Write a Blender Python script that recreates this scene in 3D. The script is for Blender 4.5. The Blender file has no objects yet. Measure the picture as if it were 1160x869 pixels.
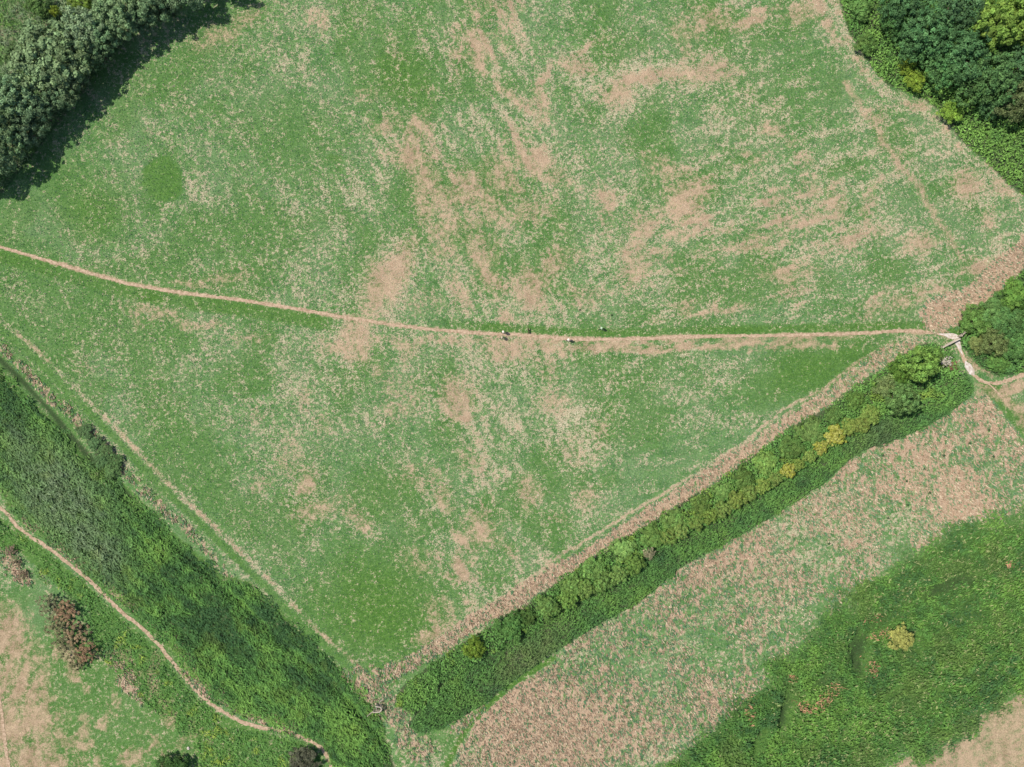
import bpy, math, random
import numpy as np

# ------------------------------------------------------------------ camera, sky, sun, exposure
S = bpy.context.scene
COL = S.collection
MPP = 0.15                      # metres on the ground per photograph pixel
CAMH = 120.0
SUN_EL, SUN_AZ = math.radians(57), math.atan2(-0.30, 1.0)   # direction in which shadows fall

cam_d = bpy.data.cameras.new('camera')
cam = bpy.data.objects.new('camera', cam_d); COL.objects.link(cam)
cam.location = (0, 0, CAMH); cam.rotation_euler = (0, 0, 0)
cam_d.sensor_fit = 'HORIZONTAL'; cam_d.sensor_width = 36
cam_d.lens = 36 * CAMH / (1160 * MPP)
cam_d.clip_start = 1; cam_d.clip_end = 9000
S.camera = cam

w = bpy.data.worlds.new('World'); S.world = w; w.use_nodes = True
nt = w.node_tree; nt.nodes.clear()
sky = nt.nodes.new('ShaderNodeTexSky'); sky.sky_type = 'NISHITA'; sky.sun_disc = False
sky.sun_elevation = SUN_EL
sdir = (-math.cos(SUN_AZ), -math.sin(SUN_AZ))                # towards the sun on the plan
sky.sun_rotation = math.atan2(sdir[0], sdir[1])
bg = nt.nodes.new('ShaderNodeBackground'); bg.inputs['Strength'].default_value = 0.10
wo = nt.nodes.new('ShaderNodeOutputWorld')
nt.links.new(sky.outputs[0], bg.inputs[0]); nt.links.new(bg.outputs[0], wo.inputs[0])

sl = bpy.data.lights.new('sun', 'SUN'); sl.energy = 4.0; sl.angle = math.radians(0.6); sl.color = (1, .95, .87)
so = bpy.data.objects.new('sun', sl); COL.objects.link(so)
so.location = (-60, 20, 90)
so.rotation_euler = (0, math.pi/2 - SUN_EL, math.atan2(sdir[1], sdir[0]))

S.view_settings.view_transform = 'Standard'; S.view_settings.look = 'None'
S.view_settings.gamma = 1.0; S.view_settings.use_curve_mapping = False
S.view_settings.exposure = 0.52

# ------------------------------------------------------------------ small maths
rng = np.random.default_rng(7)
random.seed(7)
TAB = np.random.default_rng(11).random((512, 512))

def vnoise(x, y, seed=0):
    x = np.asarray(x, float) + seed*37.7; y = np.asarray(y, float) + seed*91.3
    xi = np.floor(x).astype(int); yi = np.floor(y).astype(int)
    fx = x-xi; fy = y-yi
    fx = fx*fx*(3-2*fx); fy = fy*fy*(3-2*fy)
    a = TAB[xi & 511, yi & 511]; b = TAB[(xi+1) & 511, yi & 511]
    c = TAB[xi & 511, (yi+1) & 511]; d = TAB[(xi+1) & 511, (yi+1) & 511]
    return (a*(1-fx)+b*fx)*(1-fy) + (c*(1-fx)+d*fx)*fy

def fbm(x, y, seed=0, oct=4, rough=.5):
    s = 0; a = 1; t = 0
    for o in range(oct):
        s = s + a*vnoise(x*2**o, y*2**o, seed+o*3); t += a; a *= rough
    return s/t

def sstep(a, b, x):
    t = np.clip((x-a)/(b-a), 0, 1); return t*t*(3-2*t)

def U2X(u): return (np.asarray(u, float)-580)*MPP
def V2Y(v): return (434.5-np.asarray(v, float))*MPP
def X2U(x): return np.asarray(x, float)/MPP+580
def Y2V(y): return 434.5-np.asarray(y, float)/MPP

def at(u, v, h=0):
    """plan position of something whose visible part, at height h, shows at pixel (u, v)"""
    k = (CAMH-h)/CAMH
    return float(U2X(u))*k, float(V2Y(v))*k

def pdist(u, v, pts):
    """distance to a polyline, in pixels"""
    d = np.full(np.shape(u), 1e9)
    for (x0, y0), (x1, y1) in zip(pts[:-1], pts[1:]):
        dx, dy = x1-x0, y1-y0
        t = np.clip(((u-x0)*dx+(v-y0)*dy)/(dx*dx+dy*dy+1e-9), 0, 1)
        d = np.minimum(d, np.hypot(u-x0-t*dx, v-y0-t*dy))
    return d

def inside(u, v, poly):
    r = np.zeros(np.shape(u), bool); n = len(poly)
    for i in range(n):
        x0, y0 = poly[i]; x1, y1 = poly[(i+1) % n]
        if y0 == y1: continue
        c = ((y0 > v) != (y1 > v)) & (u < (x1-x0)*(v-y0)/(y1-y0)+x0)
        r ^= c
    return r

def lin(r, g, b):
    f = lambda c: (c/255/12.92) if c <= 10 else ((c/255+.055)/1.055)**2.4
    return np.array([f(r), f(g), f(b)])

# ------------------------------------------------------------------ the plan, in photograph pixels
P_MAIN = [(-70,262),(0,280),(60,297),(140,320),(200,331),(265,339),(330,349),(400,361),(470,371),(540,377),(600,380),(650,384),
          (720,384),(800,381),(880,380),(960,378),(1020,375),(1050,376),(1083,382)]
P_EAST = [(1083,382),(1088,396),(1094,410),(1101,422),(1112,431),(1125,434),(1142,431),(1160,424),(1200,408)]
P_SE = [(1117,432),(1132,447),(1150,470),(1175,500),(1210,545)]
P_SW = [(-60,540),(0,576),(20,597),(60,625),(100,657),(140,696),(165,716),(190,745),(220,782),(245,803),(275,820),(320,830),(345,838),(366,851),(376,880),(380,930)]
P_CORNER = [(-6,780),(0,812),(4,845),(9,880),(12,930)]
T_HEDGE = [(470,748),(545,691),(600,657),(659,613),(700,590),(749,560),(801,529),(851,495),(888,464),(935,439),(972,411),(994,398),(1015,389)]
T_WEST = [(-40,335),(0,372),(38,404),(80,446),(125,490),(180,548),(230,596),(300,665),(352,720),(385,748),(402,762),(408,780),(416,795)]
T_GATE = [(424,800),(445,828),(470,852),(490,880),(520,925)]
T_LOW = [(500,880),(512,855),(528,826),(547,804),(580,775),(626,746)]
DITCH = [(-60,352),(-20,392),(0,408),(25,432),(60,470),(95,512),(140,556),(200,618),(260,672),(330,737),(400,800),(436,845),(452,900),(460,960)]
DRYSTRIP = [(405,772),(450,757),(490,735),(545,699),(594,672),(646,641),(692,612),(733,587),(764,566),(820,528),(857,505),(894,479),(935,452),(969,428),(1000,404),(1035,391)]
HEDGE_UP = [(446,800),(454,779),(485,755),(519,731),(555,710),(591,689),(640,652),(700,614),(764,574),(808,548),(857,513),(898,482),(935,464),(966,439),(997,420),(1025,400),(1050,388)]
HEDGE_MID = [(470,810),(500,775),(550,741),(581,722),(607,708),(628,694),(659,679),(700,655),(745,615),(814,588),(854,560),(913,529),(938,506),(960,495),(1000,473),(1045,462),(1075,445),(1088,424),(1078,400)]
HEDGE_LO = [(462,822),(480,830),(500,824),(547,798),(587,766),(626,740),(658,719),(690,700),(724,682),(774,640),(840,605),(900,569),(938,544),(961,521),(983,508),(1021,496),(1052,481),(1077,465),(1100,448),(1102,438),(1095,424)]
BAND_UP = HEDGE_UP + [(1078,400)] + HEDGE_MID[::-1]
BAND_LO = HEDGE_MID[:-2] + HEDGE_LO[::-1]
NE_POLY = [(946,-60),(950,0),(960,35),(985,75),(1005,97),(1045,112),(1065,127),(1085,157),(1110,177),(1140,207),(1160,222),(1240,290),(1240,-60)]
E_POLY = [(1086,384),(1090,360),(1118,342),(1148,317),(1162,303),(1240,250),(1240,395),(1160,422),(1132,427),(1110,414),(1098,402)]
SW_POLY = [(-60,374),(0,418),(60,478),(95,512),(140,546),(200,606),(250,650),(285,660),(320,694),(360,732),(398,772),(414,788),(430,803),(438,835),(446,880),(452,930),(380,930),(374,872),(362,846),(340,834),(275,815),(240,795),(212,765),(185,733),(160,706),(120,672),(85,640),(50,612),(20,590),(0,560),(-60,520)]
SW_STRIP = [(-60,560),(0,585),(50,622),(95,660),(135,698),(160,720),(188,750),(218,788),(250,812),(300,830),(340,842),(366,860),(372,930),(250,930),(215,840),(165,800),(130,760),(112,730),(100,690),(60,660),(20,625),(-60,600)]
SE_POLY = [(1240,555),(1160,580),(1080,602),(1030,628),(980,662),(950,690),(905,735),(880,752),(840,800),(815,822),(752,875),(700,930),(900,930),(1000,872),(1050,848),(1100,818),(1160,783),(1240,740)]
LOWFIELD = [(500,930),(508,869),(524,832),(547,799),(587,767),(626,741),(658,720),(690,701),(724,683),(774,641),(840,606),(900,570),(938,545),(961,522),(983,509),(1021,497),(1052,482),(1077,466),(1100,449),(1120,445),(1175,515),(1240,560),(1160,580),(1080,602),(1030,628),(980,662),(905,735),(840,800),(752,875),(700,930)]
SE_CORNER = [(900,930),(1000,872),(1050,848),(1100,818),(1160,785),(1300,700),(1300,1000),(900,1000)]
NW_POLY = [(-60,-60),(250,-60),(215,0),(170,30),(120,70),(90,115),(60,150),(25,195),(0,225),(-60,280)]
SW_DRY = [(-60,640),(0,672),(20,720),(45,790),(66,869),(80,930),(-60,930)]

# bare or worn patches of the two meadows: centre, radii, turn, strength
SOIL = [(265,35,48,9,-34,.5),(245,45,25,13,-20,.55),(365,20,14,9,0,.65),(412,112,12,8,0,.5),(435,145,25,12,0,.4),(480,150,13,30,10,.55),(470,180,30,12,0,.6),
 (490,215,18,35,0,.65),(440,318,15,46,28,.9),(405,374,15,17,0,.95),(392,390,34,9,-10,.75),(404,395,10,16,0,.8),(475,340,30,13,0,.4),(565,20,26,30,20,.5),(545,55,22,22,0,.6),
 (553,8,14,20,0,.5),(590,118,26,6,42,.8),(613,130,9,17,0,.8),(616,92,6,20,25,.75),(655,80,18,9,10,.8),(657,62,28,4,-28,.75),(703,97,25,12,-32,1),(740,82,46,6,-8,.95),
 (795,76,34,13,-5,.8),(775,50,16,34,15,.5),(800,30,24,10,-30,.55),(855,22,28,7,-22,.7),(907,16,18,10,-20,.8),(935,18,7,28,-20,.8),(610,180,20,11,0,.8),(635,202,18,11,0,.7),
 (590,160,20,16,0,.5),(510,228,25,16,0,.7),(532,215,18,14,0,.7),(545,240,50,26,0,.55),(570,205,22,28,0,.6),(592,236,28,18,0,.6),(500,258,13,25,0,.7),(505,285,16,18,0,.6),
 (552,292,17,38,-15,.6),(520,330,8,22,-25,.7),(605,325,17,21,0,.8),(640,290,20,14,0,.5),(570,358,11,9,0,.8),(685,230,10,25,-20,.6),(730,250,18,18,0,.6),(720,300,17,24,0,.7),
 (670,335,27,8,-10,.5),(742,190,25,12,20,.5),(780,232,24,26,20,.8),(765,262,22,10,0,.6),(880,225,18,13,-20,.6),(905,245,42,10,-15,.6),(945,230,13,22,0,.8),(962,268,36,8,-18,.8),
 (985,235,8,30,15,.65),(865,272,44,9,-8,.6),(893,305,44,7,-6,.5),(745,292,16,10,0,.5),(780,346,10,8,0,.65),(822,350,32,5,-15,.55),(902,330,20,10,0,.5),(995,352,20,10,0,.65),
 (1095,210,15,13,0,.8),(1132,215,22,7,42,.6),(1120,250,7,15,0,.6),(1105,305,19,9,-10,.7),(1020,345,12,10,0,.8),(1047,342,10,10,0,.7),(1068,333,10,8,0,.8),(1036,275,20,7,0,.6),
 (995,128,9,6,30,.6),(860,180,22,7,-30,.4),(905,170,9,22,-30,.5),(880,145,9,6,0,.6),(1020,190,10,13,-35,.75),
 (578,394,27,12,0,1),(660,391,44,6,3,.75),(640,398,12,8,0,.7),(560,385,30,5,0,.8),(500,388,36,6,4,.6),(455,383,30,6,6,.6),(470,392,8,14,0,.6),
 (175,352,25,9,10,.6),(160,360,8,10,0,.6),(225,366,25,7,10,.6),(280,385,20,7,0,.5),(255,315,32,8,-10,.5),(90,275,16,4,10,.35),(215,320,24,5,12,.6),(100,415,10,6,40,.3),
 (520,450,19,22,0,.8),(525,475,10,6,0,.8),(455,455,25,25,0,.45),(445,425,22,14,0,.4),(630,450,18,15,0,.6),(622,412,13,20,-20,.5),(345,546,9,12,0,.85),(328,515,15,20,0,.55),
 (350,450,7,15,0,.55),(370,480,14,16,0,.45),(365,577,30,11,-15,.6),(405,585,8,12,-20,.7),(342,592,5,10,0,.5),(480,540,22,14,0,.45),(545,605,22,22,0,.7),(503,567,8,15,-30,.6),
 (525,622,6,20,-25,.6),(525,652,18,12,-30,.7),(500,700,25,20,0,.5),(486,716,18,7,-10,.8),(600,560,9,15,0,.6),(665,565,15,12,0,.6),(580,622,14,9,0,.5),(632,590,10,6,0,.5),
 (300,545,16,10,0,.4),(290,470,10,10,0,.5),(480,640,20,16,0,.35),(535,525,14,18,20,.35),(650,515,14,14,0,.45),(678,492,8,22,10,.45),(1000,335,10,14,0,.4),(910,210,10,18,0,.5)]
# pale dead flecks standing in the sward
FLECK = [(230,180,90,130,0,.40),(330,285,80,55,0,.62),(560,250,110,130,0,.62),(700,220,130,110,0,.60),(830,230,110,90,0,.58),(800,330,150,40,0,.55),(620,60,110,70,0,.5),(740,40,90,50,0,.5),
 (960,250,90,90,0,.55),(300,395,55,28,0,.62),(400,440,110,60,0,.55),(655,485,42,58,0,.92),(730,430,62,32,0,.66),(805,430,44,28,0,.72),(765,478,60,26,0,.58),(560,520,110,80,0,.52),
 (450,600,90,70,0,.45),(200,430,120,60,30,.40),(60,340,50,40,0,.42),(260,80,60,50,0,.55),(210,240,70,60,0,.45),(480,60,70,50,0,.35),(380,330,70,40,0,.6),(1050,290,80,60,0,.42),
 (660,575,24,22,0,.7),(880,120,90,80,0,.38),(560,640,60,50,0,.5),(330,600,60,50,0,.42),(1010,390,40,8,0,.5),(190,130,40,60,40,.45),(270,200,60,60,0,.45)]
SE_DARK = [(967,728,4,20,25,1),(978,752,4,12,10,1),(888,800,3,20,12,1),(858,848,4,12,25,1),(1066,668,26,3,-25,1),(1096,655,12,3,-30,.9),(1040,738,8,5,30,.9),(1010,785,14,3,-40,.8),(930,770,12,3,-40,.8),(1120,745,14,3,-50,.7),(1060,790,3,16,20,.7),(955,830,3,16,20,.7),(975,735,10,16,20,1),(972,750,7,14,0,1),(890,810,6,22,15,1),(860,840,6,14,20,1),(1075,662,30,6,-25,.9),(1035,730,12,14,0,.7),(1000,705,20,10,-30,.6),(1100,690,40,20,0,.4),(1030,800,16,12,0,.4)]  # hollows and creases of the bank, carved and with shade put into their colour
LUSH = [(425,690,70,60,0,1),(110,240,40,34,0,.8),(455,90,34,44,-30,.9),(930,415,76,24,-20,.9),(330,160,60,40,30,.45),(435,560,40,30,0,.7),(425,680,62,58,0,.95),(100,232,36,34,0,.65),(75,205,30,30,0,.5),(460,92,26,34,-30,.75),(380,185,12,6,0,.8),(350,145,14,12,0,.5),(690,55,24,22,0,.6),
 (810,25,9,28,-20,.7),(735,120,16,14,0,.4),(270,425,18,16,0,.55),(320,610,30,30,0,.5),(700,485,34,20,0,.45),(910,420,66,22,-20,.75),(1010,400,20,10,0,.5),(520,30,30,30,0,.35),
 (880,100,60,50,0,.35),(300,270,12,40,30,.35),(1090,310,20,20,0,.3),(595,180,16,9,0,.3),(210,60,40,14,0,.25),(985,350,50,8,0,.3),(640,215,8,26,-30,.3)]

def blobs(u, v, L, p=2.0):
    m = np.zeros(np.shape(u))
    for cx, cy, rx, ry, a, s in L:
        ca, sa = math.cos(math.radians(a)), math.sin(math.radians(a))
        R = max(rx, ry)*2.2
        k = (np.abs(u-cx) < R) & (np.abs(v-cy) < R)
        if not k.any(): continue
        du, dv = u[k]-cx, v[k]-cy
        q = ((du*ca+dv*sa)/rx)**2 + ((-du*sa+dv*ca)/ry)**2
        m[k] = np.maximum(m[k], s*np.exp(-0.7*q**p*0.7))
    return m

def se_mask(u, v):
    """1 inside the rough bank, fading over its ragged edge"""
    d = pdist(u, v, SE_POLY+SE_POLY[:1])*np.where(inside(u, v, SE_POLY), 1, -1)
    d = d + 46*(fbm(u/26, v/26, 14)-.5) + 16*(fbm(u/6, v/6, 15)-.5)
    return sstep(-16, 20, d)

def masks(u, v):
    """dry flecks, bare soil, lush, coarse litter, dark ground (undergrowth, ditch floor, painted hollow shade), at plan pixels u, v"""
    u = np.asarray(u, float); v = np.asarray(v, float)
    wu = u + 26*(fbm(u/34, v/34, 1)-.5) + 9*(fbm(u/9, v/9, 2)-.5)
    wv = v + 26*(fbm(u/34, v/34, 5)-.5) + 9*(fbm(u/9, v/9, 6)-.5)
    big = fbm(u/90, v/90, 8); mid = fbm(u/30, v/30, 9)
    dx, dy = .42, .91
    s1 = fbm((u*dy-v*dx)/7, (u*dx+v*dy)/24, 12); s2 = fbm((u*.30+v*.95)/6, (u*.95-v*.30)/22, 13)
    kx = sstep(560, 800, u + 60*(big-.5))
    stre = np.clip((s1*(1-kx)+s2*kx-.5)*1.7+.5, 0, 1)
    stre = .5+(stre-.5)*np.interp(u, [300, 460], [.45, 1])
    tiny = fbm(u/4.5, v/4.5, 17, 2)
    core = blobs(wu, wv, SOIL, 1.25)
    halo = blobs(wu, wv, [(a, b, c*1.7+6, d*1.7+6, e, f) for a, b, c, d, e, f in SOIL], 1.0)
    soil = core*(.54+.68*stre+.45*(tiny-.4)) + .32*sstep(.55, .85, stre)*sstep(.38, .6, big)*sstep(300, 520, u)
    dry = .21 + .24*sstep(.35, .65, big)*np.interp(u, [300, 480], [.7, 1]) + .34*sstep(.35, .8, stre)
    dry = np.maximum(dry, blobs(wu, wv, FLECK, 1.1)*(.62+.55*stre+.3*(mid-.5)))
    dry = np.maximum(dry, .2+halo*(.35+.65*stre))
    lush = np.maximum(blobs(wu, wv, LUSH, 1.5), .5*sstep(.46, .72, fbm(u/55, v/55, 21)+.10*sstep(420, 250, u)))
    circ = sstep(28, 22, np.hypot((u-186)*1.05, (v-204))+12*(fbm(u/8, v/8, 3)-.5))
    lush = np.maximum(lush, circ*.8)
    # worn line and its green verges
    dm = pdist(u, v, P_MAIN)
    side = np.interp(u, [p[0] for p in P_MAIN], [p[1] for p in P_MAIN])
    verge = np.where(v < side, sstep(16, 9, dm)*sstep(470, 560, u)*.95, sstep(23, 15, dm)*sstep(400, 360, u)*.9)
    verge = verge*(.65+.5*mid)
    lush = np.maximum(lush, verge*sstep(1, 3, dm))
    soil = soil*(1-verge*.9)
    low = sstep(540, 600, u)*sstep(1000, 900, u)*sstep(4, -2, np.abs(v-side-9)-6-9*(mid-.4)-5*(tiny-.5))*(v > side)
    soil = np.maximum(soil, low*sstep(.28, .45, fbm(u/14, v/5, 31))*(.45+.7*stre))
    soil = np.maximum(soil, sstep(3.6, 1.2, dm+3*(mid-.5))*.8)
    # tracks
    dth = pdist(wu*.3+u*.7, wv*.3+v*.7, T_HEDGE)
    dry = np.maximum(dry, sstep(4, 1, dth)*.8); soil = np.maximum(soil, sstep(2.6, .8, dth)*.65)
    dtw = pdist(u, v, T_WEST)
    lush = np.maximum(lush, sstep(7, 2, np.abs(dtw))*.65); dry = dry*(1-.6*sstep(7, 3, dtw))
    tw2 = [(p[0]+6, p[1]-6) for p in T_WEST]
    dt2 = pdist(u, v, tw2)
    soil = np.maximum(soil, sstep(4.2, .4, dt2+4*(fbm(u/10, v/10, 45)-.5))*(.25+.5*sstep(.35, .65, fbm(u/22, v/22, 44))))
    dry = np.maximum(dry, sstep(7, 2, dt2)*.75); dt4 = pdist(u, v, [(p[0]-4, p[1]+4) for p in T_WEST]); dry = np.maximum(dry, sstep(2.4, .8, dt4)*.6)
    tw3 = [(p[0]-13, p[1]+11) for p in T_WEST[1:10]]
    litter = sstep(9, 3, pdist(wu*.4+u*.6, wv*.4+v*.6, tw3))*.45*sstep(330, 200, u)
    ne = [(945,-20),(962,60),(1000,104),(1040,122),(1075,155),(1105,190),(1150,222)]
    dne = pdist(wu, wv, ne); dry = np.maximum(dry, sstep(16, 2, dne)*.72); soil = np.maximum(soil, sstep(9, 2, dne)*.62*sstep(.4, .7, stre))
    nl = [(960,95),(985,132),(1013,182),(1036,208),(1060,250),(1086,292)]
    dnl = pdist(wu*.6+u*.4, wv*.6+v*.4, nl); soil = np.maximum(soil, sstep(9, 1, dnl)*(.25+.65*fbm(u/9, v/9, 47)))
    # long flattened dry grass
    dd = pdist(wu*.35+u*.65, wv*.35+v*.65, DRYSTRIP)
    litter = np.maximum(litter, sstep(13, 6, dd+6*(tiny-.5))*np.interp(u, [400, 560, 850, 1000], [.42, .9, .85, .62]))
    ef = pdist(wu*.5+u*.5, wv*.5+v*.5, [(1215,250),(1160,292),(1110,335),(1064,362)])
    litter = np.maximum(litter, sstep(24, 14, ef)*.95)
    lf = inside(wu*.15+u*.85, wv*.15+v*.85, LOWFIELD)
    lowdry = .45+.55*(fbm(u/40, v/40, 61)-.5)*2
    lowdry = np.maximum(lowdry, blobs(wu, wv, [(620,830,90,55,0,1),(590,800,50,40,0,1),(1090,570,38,30,-20,1),(1085,545,26,18,0,.95),(700,820,60,40,0,.6),(960,560,60,36,-30,.5),(1120,470,26,26,0,.8),(950,530,20,8,-30,.9),(800,640,40,10,-30,.9)], 1.2))
    litter = np.where(lf, np.clip(lowdry, .2, .95), litter)
    dl = pdist(u, v, T_LOW); lush = np.where(lf, lush*.3, lush)
    litter = litter*sstep(2, 5, dl); lush = np.maximum(lush, sstep(5, 2, dl))
    # the SE grass track, soil by it
    dse = pdist(u, v, P_SE); lush = np.maximum(lush, sstep(11, 7, dse)*.75*(v > 434)); litter = litter*(1-sstep(12, 8, dse)*(v > 434))
    soil = np.maximum(soil, blobs(wu, wv, [(1148,440,20,8,-25,.95),(1143,455,14,6,40,.9),(1120,448,14,7,30,.6),(1110,420,12,4,40,.8),(1165,470,14,9,40,.7)]))
    # SW dry field
    sdx = sstep(60, -10, wu*.7+u*.3 - np.interp(v, [640, 672, 720, 790, 869, 930], [-70, -20, 10, 34, 60, 76]))*sstep(660, 700, v+.3*u)*(u < 300)
    sx2 = sstep(-60, 60, v-(445+1.72*u)+60*(big-.5))*sstep(690, 740, v)*(u < 260)
    sn = fbm((u*.9+v*.35)/9, (v*.9-u*.35)/22, 71)
    soil = np.maximum(soil, sdx*(.48+.50*sstep(.3, .65, sn)))
    lush = np.maximum(lush, sx2*.6)
    soil = np.maximum(soil, sx2*(.06+.55*sstep(.46, .7, fbm(u/16, v/20, 73)))); dry = np.maximum(dry, np.maximum(sdx*.68, sx2*.5))
    litter = np.maximum(litter, sstep(9, 4, pdist(wu, wv, [(p[0]+9, p[1]-8) for p in P_SW[2:12]]))*.75)
    litter = np.maximum(litter, blobs(wu, wv, [(140,770,8,28,-30,.8),(15,640,10,24,-30,.8),(445,800,20,40,-40,.5),(415,775,34,22,0,.55),(470,845,30,14,50,.5),(525,812,24,14,-30,.5)]))
    # SE ploughed corner
    pc = inside(wu*.3+u*.7, wv*.3+v*.7, SE_CORNER)
    soil = np.where(pc, .9*(.6+.6*fbm((u*.87-v*.5)/30, (u*.5+v*.87)/4, 81)), soil)
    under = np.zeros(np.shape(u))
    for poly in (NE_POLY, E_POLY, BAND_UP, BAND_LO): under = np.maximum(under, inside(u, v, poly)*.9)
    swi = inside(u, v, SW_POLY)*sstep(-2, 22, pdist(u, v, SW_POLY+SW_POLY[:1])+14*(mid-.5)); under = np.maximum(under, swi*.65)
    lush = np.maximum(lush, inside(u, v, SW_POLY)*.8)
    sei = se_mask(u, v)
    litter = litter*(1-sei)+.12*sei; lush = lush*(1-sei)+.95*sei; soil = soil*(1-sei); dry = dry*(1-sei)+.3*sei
    under = np.maximum(under, .35*sei); under = np.maximum(under, .95*blobs(wu, wv, SE_DARK, 1.5))  # shade of the hollows painted into the ground colour
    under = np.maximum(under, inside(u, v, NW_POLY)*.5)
    under = np.maximum(under, sstep(5, 1.5, pdist(u, v, DITCH)+3*(mid-.5)))  # ditch floor coloured darker along its line
    lush = np.where(inside(u, v, SW_STRIP), np.maximum(lush, .8), lush)
    soil = soil*(1-under); dry = dry*(1-.75*circ)*(1-.55*lush); litter = litter*(1-under)
    soil = soil*(1-.6*litter)
    return [np.clip(q, 0, 1) for q in (dry, soil, lush, litter, under)]

def gz(x, y):
    """terrain height"""
    u, v = X2U(x), Y2V(y)
    z = 1.2*(fbm(np.asarray(x)/60, np.asarray(y)/60, 90, 2)-.5)
    d = pdist(u, v, DITCH)*MPP
    return z - .28*sstep(1.3, .2, d) - .9*np.clip(blobs(u + 6*(fbm(u/5, v/5, 155)-.5), v + 6*(fbm(u/5, v/5, 156)-.5), SE_DARK, 1.8), 0, 1)*(u > 800)

# ------------------------------------------------------------------ builders
def mesh(name, V, F, mats=(), attrs=None, smooth=False):
    """V (n,3), F (m,k) arrays of one face size"""
    me = bpy.data.meshes.new(name)
    V = np.asarray(V, np.float32); F = np.asarray(F, np.int32)
    m, k = F.shape
    me.vertices.add(len(V)); me.vertices.foreach_set('co', V.ravel())
    me.loops.add(m*k); me.loops.foreach_set('vertex_index', F.ravel())
    me.polygons.add(m)
    me.polygons.foreach_set('loop_start', np.arange(0, m*k, k, dtype=np.int32))
    if smooth: me.polygons.foreach_set('use_smooth', np.ones(m, bool))
    for nme, data in (attrs or {}).items():
        a = me.attributes.new(nme, 'FLOAT_COLOR', 'POINT')
        d = np.ones((len(V), 4), np.float32); d[:, :data.shape[1]] = data
        a.data.foreach_set('color', d.ravel())
    for mt in mats: me.materials.append(mt)
    me.update(calc_edges=True); me.validate()
    return me

def obj(name, me, parent=None, loc=(0, 0, 0), rot=(0, 0, 0), scale=(1, 1, 1)):
    o = bpy.data.objects.new(name, me); COL.objects.link(o)
    o.location = loc; o.rotation_euler = rot; o.scale = scale
    if parent: o.parent = parent
    return o

def tag(o, label=None, cat=None, group=None, kind=None):
    if label: o['label'] = label
    if cat: o['category'] = cat
    if group: o['group'] = group
    if kind: o['kind'] = kind
    return o

def thing(name, loc, label, cat, group=None, rz=0):
    o = bpy.data.objects.new(name, None); COL.objects.link(o)
    o.empty_display_size = .3
    o.location = loc; o.rotation_euler = (0, 0, rz)
    return tag(o, label, cat, group)

# ------------------------------------------------------------------ materials
def N(nt, t, **kw):
    n = nt.nodes.new(t)
    for k, v in kw.items():
        if k in n.inputs: n.inputs[k].default_value = v
        else: setattr(n, k, v)
    return n

def mix(nt, fac, a, b, blend='MIX'):
    n = nt.nodes.new('ShaderNodeMix'); n.data_type = 'RGBA'; n.blend_type = blend
    for k, val in ((0, fac), (6, a), (7, b)):
        if isinstance(val, bpy.types.NodeSocket): nt.links.new(val, n.inputs[k])
        elif k == 0: n.inputs[0].default_value = val
        else: n.inputs[k].default_value = (*val, 1)
    return n.outputs[2]

def mathn(nt, op, a, b=None, c=None, clamp=False):
    n = nt.nodes.new('ShaderNodeMath'); n.operation = op; n.use_clamp = clamp
    for i, v in enumerate((a, b, c)):
        if v is None: continue
        if isinstance(v, bpy.types.NodeSocket): nt.links.new(v, n.inputs[i])
        else: n.inputs[i].default_value = v
    return n.outputs[0]

def ramp01(nt, x, a, b):
    n = nt.nodes.new('ShaderNodeMapRange'); n.interpolation_type = 'SMOOTHSTEP'
    for i, v in enumerate((x, a, b)):
        if isinstance(v, bpy.types.NodeSocket): nt.links.new(v, n.inputs[i])
        else: n.inputs[i].default_value = v
    return n.outputs[0]

def new_mat(name):
    m = bpy.data.materials.new(name); m.use_nodes = True
    nt = m.node_tree; nt.nodes.clear()
    out = nt.nodes.new('ShaderNodeOutputMaterial')
    return m, nt, out

def noise(nt, vec, scale, detail=3, rough=.55, stretch=None, rot=0):
    if stretch:
        mp = nt.nodes.new('ShaderNodeMapping'); mp.inputs['Scale'].default_value = (tuple(stretch)+(1,))[:3]
        mp.inputs['Rotation'].default_value = (0, 0, rot)
        nt.links.new(vec, mp.inputs[0]); vec = mp.outputs[0]
    n = N(nt, 'ShaderNodeTexNoise', Scale=scale, Detail=detail, Roughness=rough)
    nt.links.new(vec, n.inputs['Vector'])
    return n.outputs[0]

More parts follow.
